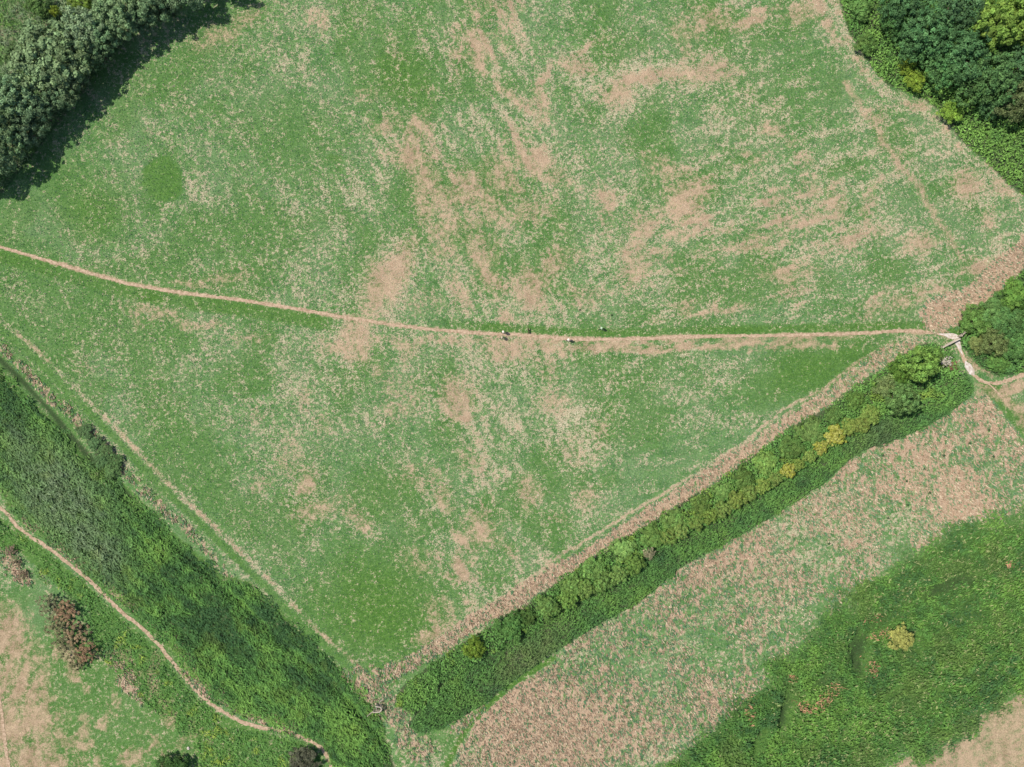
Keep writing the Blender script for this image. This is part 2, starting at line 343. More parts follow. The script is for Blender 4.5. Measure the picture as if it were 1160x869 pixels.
def ground_material():
    m, nt, out = new_mat('meadow_ground')
    L = nt.links
    pos = nt.nodes.new('ShaderNodeNewGeometry').outputs['Position']
    a1 = N(nt, 'ShaderNodeAttribute', attribute_name='mask'); a2 = N(nt, 'ShaderNodeAttribute', attribute_name='zone')
    s1 = nt.nodes.new('ShaderNodeSeparateColor'); s2 = nt.nodes.new('ShaderNodeSeparateColor')
    L.new(a1.outputs['Color'], s1.inputs[0]); L.new(a2.outputs['Color'], s2.inputs[0])
    dry, soil, lush = s1.outputs; litter, under, _ = s2.outputs
    fine = mathn(nt, 'ADD', mathn(nt, 'MULTIPLY_ADD', noise(nt, pos, 1.6, 3, .65), .75, -.15), mathn(nt, 'MULTIPLY', noise(nt, pos, 4.4, 3, .65), .55))
    grit = noise(nt, pos, 6.5, 2, .6)
    midn = noise(nt, pos, .55, 4, .6)
    bign = noise(nt, pos, .13, 3, .5)
    strk = noise(nt, pos, 1.05, 4, .65, (1.0, .5), math.radians(-20))
    g1, g2 = (.052, .132, .034), (.096, .188, .056)
    green = mix(nt, ramp01(nt, midn, .35, .65), g1, g2)
    green = mix(nt, mathn(nt, 'MULTIPLY', ramp01(nt, bign, .42, .66), .5), green, (.118, .190, .080))
    lushc = mix(nt, ramp01(nt, fine, .35, .65), (.046, .112, .018), (.082, .172, .030))
    green = mix(nt, lush, green, lushc)
    # pale sage blades through the sward
    sage = mathn(nt, 'MULTIPLY', ramp01(nt, noise(nt, pos, 3.3, 4, .7), .46, .66), mathn(nt, 'MULTIPLY_ADD', lush, -.35, .45))
    green = mix(nt, sage, green, (.20, .26, .14))
    # dark specks at random through the sward
    green = mix(nt, mathn(nt, 'MULTIPLY', ramp01(nt, grit, .44, .32), .45), green, (.035, .075, .035))
    straw = mix(nt, ramp01(nt, grit, .3, .7), (.25, .20, .12), (.46, .40, .27))
    thr = mathn(nt, 'MULTIPLY_ADD', dry, -.30, .685)
    fk = ramp01(nt, fine, mathn(nt, 'SUBTRACT', thr, .06), mathn(nt, 'ADD', thr, .09))
    fine2 = noise(nt, pos, 4.6, 2, .6)
    thr2 = mathn(nt, 'MULTIPLY_ADD', dry, -.22, .77)
    fk2 = ramp01(nt, fine2, mathn(nt, 'SUBTRACT', thr2, .03), mathn(nt, 'ADD', thr2, .05))
    col = mix(nt, mathn(nt, 'MULTIPLY', fk, .88), green, straw)
    col = mix(nt, mathn(nt, 'MULTIPLY', fk2, .85), col, (.46, .41, .28))
    soilc = mix(nt, ramp01(nt, midn, .35, .7), (.255, .170, .110), (.37, .262, .175))
    soilc = mix(nt, mathn(nt, 'MULTIPLY', ramp01(nt, bign, .4, .65), .6), soilc, (.39, .27, .178))
    soilc = mix(nt, mathn(nt, 'MULTIPLY', ramp01(nt, grit, .5, .75), .5), soilc, (.44, .33, .22))
    sv = mathn(nt, 'ADD', soil, mathn(nt, 'MULTIPLY_ADD', fine, 1.7, -.85))
    sv = mathn(nt, 'ADD', sv, mathn(nt, 'MULTIPLY_ADD', midn, 1.1, -.55))
    sf = mathn(nt, 'MULTIPLY', ramp01(nt, sv, .12, .98), ramp01(nt, soil, .05, .3))
    col = mix(nt, mathn(nt, 'MULTIPLY', sf, .86), col, soilc)
    # flattened litter
    lth = mathn(nt, 'MULTIPLY_ADD', litter, -.34, .70)
    lf = ramp01(nt, strk, mathn(nt, 'SUBTRACT', lth, .06), mathn(nt, 'ADD', lth, .06))
    litc = mix(nt, ramp01(nt, grit, .3, .7), (.27, .185, .122), (.41, .305, .205))
    col = mix(nt, mathn(nt, 'MULTIPLY', lf, ramp01(nt, litter, .05, .3)), col, litc)
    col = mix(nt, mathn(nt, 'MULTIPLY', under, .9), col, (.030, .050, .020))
    jit = mathn(nt, 'MULTIPLY_ADD', noise(nt, pos, 5.5, 4, .8), 2.0, 0.0)
    vm = nt.nodes.new('ShaderNodeVectorMath'); vm.operation = 'SCALE'
    L.new(col, vm.inputs[0]); L.new(jit, vm.inputs['Scale'])
    bs = N(nt, 'ShaderNodeBsdfPrincipled', Roughness=.95)
    bs.inputs['Specular IOR Level'].default_value = .08
    L.new(vm.outputs[0], bs.inputs['Base Color'])
    bp = N(nt, 'ShaderNodeBump', Strength=.9, Distance=.2)
    hh = mathn(nt, 'ADD', mathn(nt, 'MULTIPLY', fine, .7), mathn(nt, 'MULTIPLY', grit, .35))
    L.new(hh, bp.inputs['Height']); L.new(bp.outputs[0], bs.inputs['Normal'])
    L.new(bs.outputs[0], out.inputs[0])
    return m

def leaf_material(name, trans=.22, use_obj=True, flower=(.43, .43, .12), rough=.7, spec=.12):
    """tint attribute: r = brightness, g = flower, b = yellowing; colour from the object; or a full colour per leaf"""
    m, nt, out = new_mat(name); L = nt.links
    at_ = N(nt, 'ShaderNodeAttribute', attribute_name='tint')
    if use_obj:
        oi = nt.nodes.new('ShaderNodeObjectInfo')
        sp = nt.nodes.new('ShaderNodeSeparateColor'); L.new(at_.outputs['Color'], sp.inputs[0])
        vm = nt.nodes.new('ShaderNodeVectorMath'); vm.operation = 'SCALE'
        L.new(oi.outputs['Color'], vm.inputs[0]); L.new(mathn(nt, 'MULTIPLY', sp.outputs[0], 2), vm.inputs['Scale'])
        hs = N(nt, 'ShaderNodeHueSaturation', Saturation=1.0, Value=1.0)
        L.new(mathn(nt, 'MULTIPLY_ADD', sp.outputs[2], -.03, .505), hs.inputs['Hue']); L.new(vm.outputs[0], hs.inputs['Color'])
        col = mix(nt, mathn(nt, 'MULTIPLY', sp.outputs[1], oi.outputs['Alpha']), hs.outputs[0], flower)
    else:
        col = at_.outputs['Color']
    pos = nt.nodes.new('ShaderNodeNewGeometry').outputs['Position']
    jit = mathn(nt, 'MULTIPLY_ADD', noise(nt, pos, 9, 1), .5, .75)
    v2 = nt.nodes.new('ShaderNodeVectorMath'); v2.operation = 'SCALE'; L.new(col, v2.inputs[0]); L.new(jit, v2.inputs['Scale'])
    bs = N(nt, 'ShaderNodeBsdfPrincipled', Roughness=rough); bs.inputs['Specular IOR Level'].default_value = spec
    L.new(v2.outputs[0], bs.inputs['Base Color'])
    tr = nt.nodes.new('ShaderNodeBsdfTranslucent'); L.new(v2.outputs[0], tr.inputs['Color'])
    mx = nt.nodes.new('ShaderNodeMixShader'); mx.inputs[0].default_value = trans
    L.new(bs.outputs[0], mx.inputs[1]); L.new(tr.outputs[0], mx.inputs[2]); L.new(mx.outputs[0], out.inputs[0])
    return m

def plain_material(name, c1, c2, scale=4, rough=.85, spec=.2, bump=.3, stretch=None):
    m, nt, out = new_mat(name); L = nt.links
    tc = nt.nodes.new('ShaderNodeTexCoord').outputs['Object']
    n = noise(nt, tc, scale, 4, .6, stretch)
    bs = N(nt, 'ShaderNodeBsdfPrincipled', Roughness=rough); bs.inputs['Specular IOR Level'].default_value = spec
    L.new(mix(nt, ramp01(nt, n, .3, .7), c1, c2), bs.inputs['Base Color'])
    bp = N(nt, 'ShaderNodeBump', Strength=bump, Distance=.03); L.new(n, bp.inputs['Height']); L.new(bp.outputs[0], bs.inputs['Normal'])
    L.new(bs.outputs[0], out.inputs[0])
    return m

M_GROUND = ground_material()
M_LEAF = leaf_material('leaves')
M_HERB = leaf_material('herbage', .18, False, spec=.15, rough=.75)
M_BARK = plain_material('bark', (.07, .055, .04), (.13, .105, .08), 6, stretch=(1, 1, .2))
M_PATH = plain_material('trodden_earth', (.24, .165, .10), (.44, .32, .22), 2.6)
M_CHALK = plain_material('chalk', (.34, .27, .21), (.58, .53, .48), 2.2)
M_WOOD = plain_material('weathered_wood', (.30, .25, .19), (.50, .43, .34), 8, stretch=(.15, 1, 1))

# ------------------------------------------------------------------ the ground
def axis(lo, hi, step, far):
    a = list(np.arange(lo, hi+step*.5, step))
    g = step*1.6; x = a[-1]
    tail = []
    while x < far: x += g; g *= 1.35; tail.append(x)
    g = step*1.6; x = a[0]; head = []
    while x > -far: x -= g; g *= 1.35; head.append(x)
    return np.array(head[::-1]+a+tail)
gx = axis(-97, 97, .33, 4000); gy = axis(-75, 75, .33, 4000)
GX, GY = np.meshgrid(gx, gy, indexing='ij')
near = (np.abs(GX) < 400) & (np.abs(GY) < 400)
Zg = gz(GX.ravel(), GY.ravel())
mk = masks(X2U(GX.ravel()), Y2V(GY.ravel()))
nx, ny = GX.shape
idx = np.arange(nx*ny).reshape(nx, ny)
F = np.stack([idx[:-1, :-1], idx[1:, :-1], idx[1:, 1:], idx[:-1, 1:]], -1).reshape(-1, 4)
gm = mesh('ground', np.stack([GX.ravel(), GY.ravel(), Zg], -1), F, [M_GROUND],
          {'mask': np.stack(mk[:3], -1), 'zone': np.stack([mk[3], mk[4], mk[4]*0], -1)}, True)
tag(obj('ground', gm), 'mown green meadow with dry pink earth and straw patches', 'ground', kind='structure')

def spline(pts, step=.3):
    P = np.array([(float(U2X(a)), float(V2Y(b))) for a, b in pts])
    out = []
    n = len(P)
    for i in range(n-1):
        p0, p1, p2, p3 = P[max(i-1, 0)], P[i], P[i+1], P[min(i+2, n-1)]
        k = max(2, int(np.hypot(*(p2-p1))/step))
        for t in np.linspace(0, 1, k, endpoint=False):
            out.append(.5*((2*p1)+(-p0+p2)*t+(2*p0-5*p1+4*p2-p3)*t*t+(-p0+3*p1-3*p2+p3)*t**3))
    out.append(P[-1]); return np.array(out)

def strip(name, pts, half, mat, label, z=.02, seed=0, ragged=.85, taper=0):
    C = spline(pts, .16); T = np.gradient(C, axis=0); T /= np.linalg.norm(T, axis=1)[:, None]+1e-9
    Nn = np.stack([-T[:, 1], T[:, 0]], -1)
    s = np.arange(len(C))*.16
    off = .25*half*(fbm(s/2.2, s*0, seed+5)-.5)*2
    wl = half*(1-ragged+2*ragged*fbm(s/.5, s*0, seed, 3, .7)); wr = half*(1-ragged+2*ragged*fbm(s/.5, s*0+9, seed+1, 3, .7))
    if taper:
        e = np.minimum(s, s[-1]-s); e = sstep(0, taper, e)*.85+.15; wl = wl*e; wr = wr*e
    rows = []
    for t, ww, zz in ((-1, wr, 0), (-.5, wr, -.008), (0, wr*0, -.012), (.5, wl, -.008), (1, wl, 0)):
        q = C + Nn*(t*ww+off)[:, None]
        rows.append(np.stack([q[:, 0], q[:, 1], gz(q[:, 0], q[:, 1])+z+zz], -1))
    V = np.stack(rows, 1).reshape(-1, 3); n = len(C)
    i = np.arange(n*5).reshape(n, 5)
    F = np.stack([i[:-1, :-1], i[:-1, 1:], i[1:, 1:], i[1:, :-1]], -1).reshape(-1, 4)[:, ::-1]
    return tag(obj(name, mesh(name, V, F, [mat], smooth=True)), label, 'path', kind='structure')

strip('footpath', P_MAIN, .25, M_PATH, 'pale trodden footpath curving across the whole meadow', .035, 1)
strip('footpath', P_EAST, .30, M_PATH, 'earth footpath running on beyond the field gate', .035, 3)
strip('footpath', P_SW, .30, M_PATH, 'narrow earth footpath winding beside the tall nettles', .035, 5)
strip('footpath', P_CORNER, .26, M_PATH, 'short piece of worn path at the left edge', .035, 7)
strip('footpath', [(1117,432),(1128,442),(1136,452)], .12, M_PATH, 'thin worn line leading into the grass track', .035, 8)
strip('chalk_path', [(1064,378),(1076,380),(1083,382),(1085,387),(1088,396),(1091,402)], .46, M_CHALK, 'white chalk surface laid at the field gate', .06, 9, .5, 2.5)
strip('chalk_path', [(1094,409),(1097,415),(1100,420),(1104,425)], .5, M_CHALK, 'small white chalk patch past the gate', .06, 10, .5, .8)

# ------------------------------------------------------------------ leaf geometry
def unit(a): return a/(np.linalg.norm(a, axis=-1, keepdims=True)+1e-9)

def leaf_quads(C, Nrm, w, l, r, dirv=None, bend=.0):
    """diamond-ended quads at centres C facing Nrm; w, l half sizes (arrays or numbers)"""
    n = len(C)
    d = r.normal(size=(n, 3)) if dirv is None else dirv + r.normal(size=(n, 3))*.45
    t = unit(d - Nrm*np.sum(d*Nrm, -1, keepdims=True)); b = np.cross(Nrm, t)
    w = np.broadcast_to(np.asarray(w, float), (n,))[:, None]; l = np.broadcast_to(np.asarray(l, float), (n,))[:, None]
    V = np.stack([C - t*l, C + b*w + t*l*.1 + Nrm*bend*w, C + t*l, C - b*w + t*l*.1 + Nrm*bend*w], 1).reshape(-1, 3)
    return V, np.arange(4*n).reshape(n, 4)

def sample_poly(poly, dens, r, warp=(7, 9)):
    u0, v0 = np.min(poly, 0); u1, v1 = np.max(poly, 0)
    n = int((u1-u0)*(v1-v0)*MPP*MPP*dens)
    u = r.uniform(u0, u1, n); v = r.uniform(v0, v1, n)
    wa, ws = warp
    k = inside(u + wa*(fbm(u/ws, v/ws, 14)-.5), v + wa*(fbm(u/ws, v/ws, 15)-.5), poly)
    return u[k], v[k]

def thicket(name, poly, dens, H, w, l, colf, label, cat, seed, tilt=.8, keep=None, lean=None, spots=None, warp=(7, 9), deep=.5):
    """a mass of standing leaves whose top follows the height function H(u, v)"""
    r = np.random.default_rng(seed)
    u, v = sample_poly(poly, dens, r, warp) if spots is None else spots
    if keep is not None:
        k = r.random(len(u)) < keep(u, v); u, v = u[k], v[k]
    x, y = U2X(u), V2Y(v)
    h = H(u, v); n = len(u)
    z = gz(x, y) + h*(1-deep*r.random(n)**1.6)
    nr = unit(np.stack([r.normal(size=n)*tilt, r.normal(size=n)*tilt, np.ones(n)], -1))
    s = r.uniform(.55, 1.45, n)*(.62+.8*fbm(u/14, v/14, seed % 40))
    d = None if lean is None else np.tile(np.array(lean, float), (n, 1))
    V, F = leaf_quads(np.stack([x, y, z], -1), nr, w*s, l*s, r, d)
    c = colf(u, v, r)*r.uniform(.72, 1.28, (n, 1))
    return tag(obj(name, mesh(name, V, F, [M_HERB], {'tint': np.repeat(c, 4, 0)})), label, cat, kind='stuff')

def ramp_cols(t, cols):
    t = np.clip(t, 0, 1)*(len(cols)-1); i = np.clip(t.astype(int), 0, len(cols)-2); f = (t-i)[:, None]
    cols = np.array(cols); return cols[i]*(1-f)+cols[i+1]*f

def edge_h(u, v, poly_line, h, w=8):
    return h

# ------------------------------------------------------------------ tall growth (nobody could count it)
DK, MD, LT, YL, GY_, OL = (np.array(c) for c in ((.050,.115,.040), (.100,.220,.052), (.165,.310,.065), (.290,.370,.055), (.190,.245,.135), (.135,.165,.070)))
ST = np.array((.40,.30,.19)); RU = np.array((.42,.23,.13))

def lumps(u, v, s, seed): return fbm(u/s, v/s, seed, 3, .55)

SW_GREY = [(70,560,52,34,48,.75),(105,612,40,22,48,.75),(30,510,30,20,40,.5)]
SW_DARK = [(245,712,30,24,40,1),(200,660,40,20,45,.5),(350,735,90,14,43,.9),(270,670,60,12,43,.7),(15,470,40,20,40,.6),(140,560,40,10,45,.6)]
SW_LITE = [(150,590,60,30,45,.7),(300,800,70,30,30,.6),(400,830,30,40,30,.9),(230,610,50,12,45,.7),(380,790,40,16,40,.7),(110,530,50,8,48,.8)]
def sw_col(u, v, r):
    a, b = (u+v)*.7071, (v-u)*.7071
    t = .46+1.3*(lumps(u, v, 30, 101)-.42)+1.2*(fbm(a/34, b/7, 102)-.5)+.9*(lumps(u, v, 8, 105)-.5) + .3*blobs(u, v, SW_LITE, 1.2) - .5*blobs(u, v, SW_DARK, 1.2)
    c = ramp_cols(t, [DK, MD, LT])
    g = np.clip(blobs(u, v, SW_GREY, 1.2)*(.5+lumps(u, v, 8, 103)), 0, 1)[:, None]
    c = c*(1-g)+GY_*g
    yl = (sstep(.62, .75, lumps(u, v, 18, 104))*.25)[:, None]
    return (c*(1-yl)+YL*.6*yl)*np.array((.95, .98, .95))
def sw_h(u, v):
    a, b = (u+v)*.7071, (v-u)*.7071
    ed = sstep(0, 20, pdist(u, v, SW_POLY+SW_POLY[:1]))
    return (.25+.95*(fbm(a/24, b/8, 110)-.2)+.8*(lumps(u, v, 6, 111)-.2))*(.45+.55*ed)*(.35+.65*sstep(0, 6, pdist(u, v, DITCH)))*(1-.25*blobs(u, v, SW_DARK))
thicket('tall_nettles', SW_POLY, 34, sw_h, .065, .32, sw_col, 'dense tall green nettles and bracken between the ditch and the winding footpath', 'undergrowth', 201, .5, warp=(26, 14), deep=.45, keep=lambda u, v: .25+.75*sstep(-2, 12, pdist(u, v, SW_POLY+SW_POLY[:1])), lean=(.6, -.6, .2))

def strip_col(u, v, r):
    t = .35+1.0*(lumps(u, v, 20, 121)-.35)
    c = ramp_cols(t, [DK*1.2, MD*1.1, LT])
    y = (sstep(.6, .78, lumps(u, v, 14, 122))*.8)[:, None]
    return c*(1-y)+YL*y
thicket('lush_grass', SW_STRIP, 22, lambda u, v: .15+.6*(lumps(u, v, 10, 123)-.15)*sstep(3, 14, pdist(u, v, P_SW)), .06, .22, strip_col,
        'bright green long grass on the lower side of the winding footpath', 'grass', 203, .65, warp=(40, 22), keep=lambda u, v: .25+.75*sstep(4, 9, pdist(u, v, P_SW)), lean=(.5, -.5, .2))

def lo_col(u, v, r):
    t = .42+1.3*(lumps(u, v, 22, 131)-.45)+.4*(lumps(u, v, 6, 132)-.5)
    c = ramp_cols(t, [DK*1.15, MD, LT*.85])
    o = (blobs(u, v, [(600,742,40,14,-35,.7),(990,495,30,12,-30,.4)])*(.4+lumps(u, v, 5, 133)))[:, None]
    return c*(1-o)+OL*o
def lo_h(u, v): return 1.0*(.35+1.2*lumps(u, v, 8, 134))*sstep(-1, 3, pdist(u, v, HEDGE_LO[2:]))*(.3+.7*sstep(1, 11, pdist(u, v, HEDGE_MID[2:-2])))
thicket('rushes', BAND_LO, 48, lo_h, .055, .24, lo_col, 'dense dark green rushes along the lower side of the long diagonal hedge', 'undergrowth', 205, .6, warp=(10, 8), lean=(.5, .6, .3))

def up_col(u, v, r):
    t = .5+1.1*(lumps(u, v, 18, 141)-.45)
    c = ramp_cols(t, [MD*.75, MD*1.15, LT*1.05])
    y = (sstep(.5, .8, lumps(u, v, 12, 142))*.55)[:, None]
    return c*(1-y)+YL*.8*y
def up_h(u, v): return 1.3*(.25+1.4*lumps(u, v, 9, 144))*sstep(-1, 7, pdist(u, v, HEDGE_UP))
thicket('bramble_growth', BAND_UP, 48, up_h, .075, .20, up_col, 'mid green brambles filling the long diagonal hedge beneath its bushes', 'undergrowth', 207, .8, warp=(16, 9))

SE_RUST = [(997,718,9,4,-20,1),(990,702,8,4,-20,.8),(987,755,4,8,0,.9),(896,767,4,3,0,1),(848,802,4,12,-10,.7),(910,800,9,4,30,1),(935,790,14,5,-35,.9),(944,780,4,5,0,1),(1139,638,5,4,0,.9)]
SE_PALE = [(1060,640,80,22,-20,.8),(930,785,30,12,-30,.6),(1000,820,70,24,-30,.8),(1130,640,50,30,0,.8),(1060,760,60,50,0,.5),(1000,690,40,10,-30,.4),(1130,730,50,40,0,.6)]
def se_col(u, v, r):
    t = .46+1.6*(lumps(u, v, 26, 151)-.45)+1.4*(lumps(u, v, 8, 153)-.5) - .25*blobs(u, v, SE_DARK)  # leaves toned down at the hollows, painted shade
    c = ramp_cols(t, [DK*1.3, MD*1.1, LT])
    o = (sstep(.5, .72, lumps(u, v, 30, 152))*.6)[:, None]; c = c*(1-o)+np.array((.150,.215,.062))*o
    p = (r.random(len(u)) < .02+.4*blobs(u, v, SE_PALE, 1.1)*sstep(.45, .7, lumps(u, v, 5, 154))*(.6+.8*lumps(u, v, 40, 160)))[:, None]
    c = np.where(p, np.array((.33,.35,.16)), c)
    c = c*np.array((.82, .85, .76))
    k = (r.random(len(u)) < .7*blobs(u + 8*(lumps(u, v, 5, 155)-.5), v + 8*(lumps(u, v, 5, 156)-.5), SE_RUST, 1.5))[:, None]
    return np.where(k, RU, c)
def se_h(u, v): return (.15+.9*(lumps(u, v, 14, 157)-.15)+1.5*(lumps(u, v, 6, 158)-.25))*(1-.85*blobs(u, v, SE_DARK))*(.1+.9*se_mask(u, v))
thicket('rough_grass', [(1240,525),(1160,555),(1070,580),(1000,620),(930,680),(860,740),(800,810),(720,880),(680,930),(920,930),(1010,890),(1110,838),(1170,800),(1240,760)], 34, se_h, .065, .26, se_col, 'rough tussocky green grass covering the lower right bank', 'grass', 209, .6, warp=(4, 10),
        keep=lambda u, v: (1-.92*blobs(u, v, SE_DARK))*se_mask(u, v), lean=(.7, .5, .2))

def ne_col(u, v, r):
    t = .5+1.0*(lumps(u, v, 20, 161)-.45)
    y = sstep(20, 120, v)*.16
    return ramp_cols(t+y, [MD*.75, MD*1.1, LT*.95, LT*1.15])
def ne_h(u, v): return 1.1*(.4+1.0*lumps(u, v, 9, 164))*sstep(-2, 10, pdist(u, v, NE_POLY[:12]))
thicket('bracken', NE_POLY, 34, ne_h, .085, .22, ne_col, 'bright green bracken skirting the dark trees at upper right', 'undergrowth', 211, .8)
def e_col(u, v, r): return ramp_cols(.45+1.0*(lumps(u, v, 16, 171)-.45), [DK*1.3, MD*1.1, LT*.9])
thicket('bramble_growth', E_POLY, 36, lambda u, v: 1.2*(.4+.9*lumps(u, v, 9, 174))*sstep(-2, 8, pdist(u, v, E_POLY[:5]+E_POLY[6:])), .085, .22, e_col, 'green brambles beneath the bushes right of the field gate', 'undergrowth', 213, .8)
def nw_col(u, v, r): return ramp_cols(.5+1.0*(lumps(u, v, 16, 181)-.45), [MD, LT*.85, GY_*1.1, LT*1.1])
thicket('long_grass', NW_POLY, 22, lambda u, v: .25+.6*lumps(u, v, 12, 184), .06, .24, nw_col, 'long grass growing under and behind the grey-green trees', 'grass', 215, .8, keep=lambda u, v: sstep(-20, 20, pdist(u, v, NW_POLY[2:9])))

# ------------------------------------------------------------------ standing tufts on the mown ground
def tufts(name, poly, dens, hmin, hmax, blade, colf, label, seed, keep, lean=None, B=4):
    """three-bladed tufts"""
    r = np.random.default_rng(seed)
    u, v = sample_poly(poly, dens, r)
    k = r.random(len(u)) < keep(u, v); u, v = u[k], v[k]
    x, y = U2X(u), V2Y(v); z = gz(x, y); n = len(u)
    c = np.repeat(colf(u, v, r)*r.uniform(.75, 1.25, (n, 1)), B, 0)
    P = np.repeat(np.stack([x, y, z], -1), B, 0); m = n*B
    a = r.uniform(0, 2*math.pi, m); h = r.uniform(hmin, hmax, m); o = r.uniform(.6, 1.5, m)*h
    D = np.stack([np.cos(a)*o, np.sin(a)*o, h], -1)
    if lean is not None: D += np.array(lean)*h[:, None]
    b = np.stack([-np.sin(a), np.cos(a), a*0], -1)*blade*r.uniform(.6, 1.4, m)[:, None]
    V = np.stack([P-b, P+b, P+D*.6+b*.9+[0, 0, .02], P+D], 1).reshape(-1, 3)
    return tag(obj(name, mesh(name, V, np.arange(4*m).reshape(m, 4), [M_HERB], {'tint': np.repeat(c, 4, 0)})), label, 'grass', kind='stuff')

FIELD = [(-40,230),(0,235),(60,165),(130,80),(230,10),(300,-30),(945,-30),(960,40),(1005,100),(1085,160),(1165,230),(1165,290),(1085,375),(1030,388),(900,475),(690,605),(480,735),(400,770),(300,680),(120,505),(-40,350)]
def m_at(u, v, i): return masks(u, v)[i]
def straw_keep(u, v):
    d, s, l, t, un = masks(u, v)
    return np.clip(d*1.1-.22, 0, 1)*(1-.6*s)*(1-un)*sstep(4, 9, pdist(u, v, P_MAIN))
tufts('dead_grass_tufts', FIELD, 8, .05, .11, .05, lambda u, v, r: np.tile(np.array((.50,.45,.32)), (len(u), 1)), 'pale dead grass tufts dotted over the mown meadow', 301, straw_keep)
def green_keep(u, v):
    d, s, l, t, un = masks(u, v)
    return np.clip(.75-1.0*s, 0, 1)*(1-.8*t)*(1-un)*sstep(3, 6, pdist(u, v, P_MAIN))
def gcol(u, v, r):
    l = masks(u, v)[2][:, None]
    return np.array((.110,.215,.110))*(1-l)+np.array((.090,.195,.065))*l
tufts('green_grass_tufts', FIELD, 6, .04, .11, .05, gcol, 'short green grass tufts dotted over the mown meadow', 302, green_keep)
def lit_keep(u, v):
    d, s, l, t, un = masks(u, v); return sstep(.1, .5, t)*(1-un)*sstep(.38-.14*t, .60-.14*t, fbm(u/3.2+v/9, v/4.5, 304))
BIGP = [(-60,-60),(1220,-60),(1220,930),(-60,930)]
def lit_col(u, v, r):
    d, s, l, t, un = masks(u, v)
    g = r.random(len(u)) > .25+.62*t
    return np.where(g[:, None], np.array((.100,.200,.095)), np.where((r.random(len(u)) < .4)[:, None], np.array((.46,.37,.255)), np.array((.34,.24,.16))))
tufts('flattened_tussocks', BIGP, 15, .09, .27, .065, lit_col, 'straw and green tussocks lying flattened along hedge, ditch and lower field', 303, lit_keep, lean=(.5, -.9, 0))

# ------------------------------------------------------------------ trees and bushes
def crown_mesh(name, seed, nclump, per, lw, ll, flat=.8, bottom=-.35, flower=0.0, hollow=.62, clump=(.14, .26)):
    """unit crown: leaf clumps packed on an uneven ellipsoid"""
    r = np.random.default_rng(seed)
    d = unit(r.normal(size=(nclump*3, 3))); d = d[d[:, 2] > bottom][:nclump]; n = len(d)
    th = np.arctan2(d[:, 1], d[:, 0])
    lob = 1+.16*np.sin(th*3+seed)+.10*np.sin(th*5+seed*2.1)+r.normal(size=n)*.07
    R = lob*(hollow+(1-hollow)*r.random(n)**.5)
    core = r.random(n) < .28; R = np.where(core, R*r.uniform(.35, .8, n), R)
    C = d*R[:, None]*np.array([1, 1, flat])
    rc = r.uniform(*clump, n)
    tone = np.clip(.5+.11*r.normal(size=n), .25, .85)
    fl = (r.random(n) < flower)
    CC = np.repeat(C, per, 0); m = n*per
    e = unit(r.normal(size=(m, 3)) + np.repeat(d, per, 0)*.9 + np.array([0, 0, .5]))
    P = CC + e*np.repeat(rc, per)[:, None]*(r.random(m)[:, None]**.4)*np.array([1, 1, .8])
    nn = unit(e + r.normal(size=(m, 3))*.45)
    s = r.uniform(.7, 1.3, m)
    V, F = leaf_quads(P, nn, lw*s, ll*s, r)
    t = np.clip(np.repeat(tone, per)*r.uniform(.75, 1.25, m), 0, 1)
    f = np.repeat(fl, per)*(r.random(m) < .75)
    yl = np.clip(np.repeat(r.random(n), per)*.7+r.random(m)*.3, 0, 1)
    return mesh(name, V, F, [M_LEAF], {'tint': np.repeat(np.stack([t, f, yl], -1), 4, 0)})

def tube_path(pts, rad, k=7):
    pts = np.array(pts, float); V = []; F = []
    for i, p in enumerate(pts):
        t = unit(pts[min(i+1, len(pts)-1)]-pts[max(i-1, 0)])
        a = np.array([1, 0, 0]) if abs(t[0]) < .8 else np.array([0, 1, 0])
        b = unit(np.cross(t, a)); c = np.cross(t, b)
        for j in range(k):
            q = 2*math.pi*j/k; V.append(p+(b*math.cos(q)+c*math.sin(q))*rad[i])
    for i in range(len(pts)-1):
        for j in range(k): F.append((i*k+j, i*k+(j+1) % k, (i+1)*k+(j+1) % k, (i+1)*k+j))
    return np.array(V), np.array(F)

def join(parts):
    V = []; F = []; o = 0
    for v, f in parts: V.append(v); F.append(np.asarray(f)+o); o += len(v)
    return np.concatenate(V), np.concatenate(F)

def trunk_mesh(name, seed, trunks=1):
    """unit trunk: rises from z=0 to z=1 with limbs that spread to radius 0.8"""
    r = np.random.default_rng(seed); parts = []
    for q in range(trunks):
        ox, oy = (0, 0) if trunks == 1 else r.uniform(-.15, .15, 2)
        bx, by = r.uniform(-.06, .06, 2) if trunks == 1 else r.uniform(-.5, .5, 2)
        parts.append(tube_path([(ox, oy, -.05), (ox+bx*.3, oy+by*.3, .3), (ox+bx*.7, oy+by*.7, .6), (ox+bx, oy+by, .95)], [.055, .042, .03, .008]))
    for q in range(6 if trunks == 1 else 3):
        a = q*2.4+r.uniform(-.3, .3); z0 = r.uniform(.3, .6); L = r.uniform(.5, .8)
        parts.append(tube_path([(0, 0, z0), (math.cos(a)*L*.5, math.sin(a)*L*.5, z0+.15), (math.cos(a)*L, math.sin(a)*L, z0+.32)], [.026, .017, .004], 6))
    v, f = join(parts); return mesh(name, v, f, [M_BARK], smooth=True)

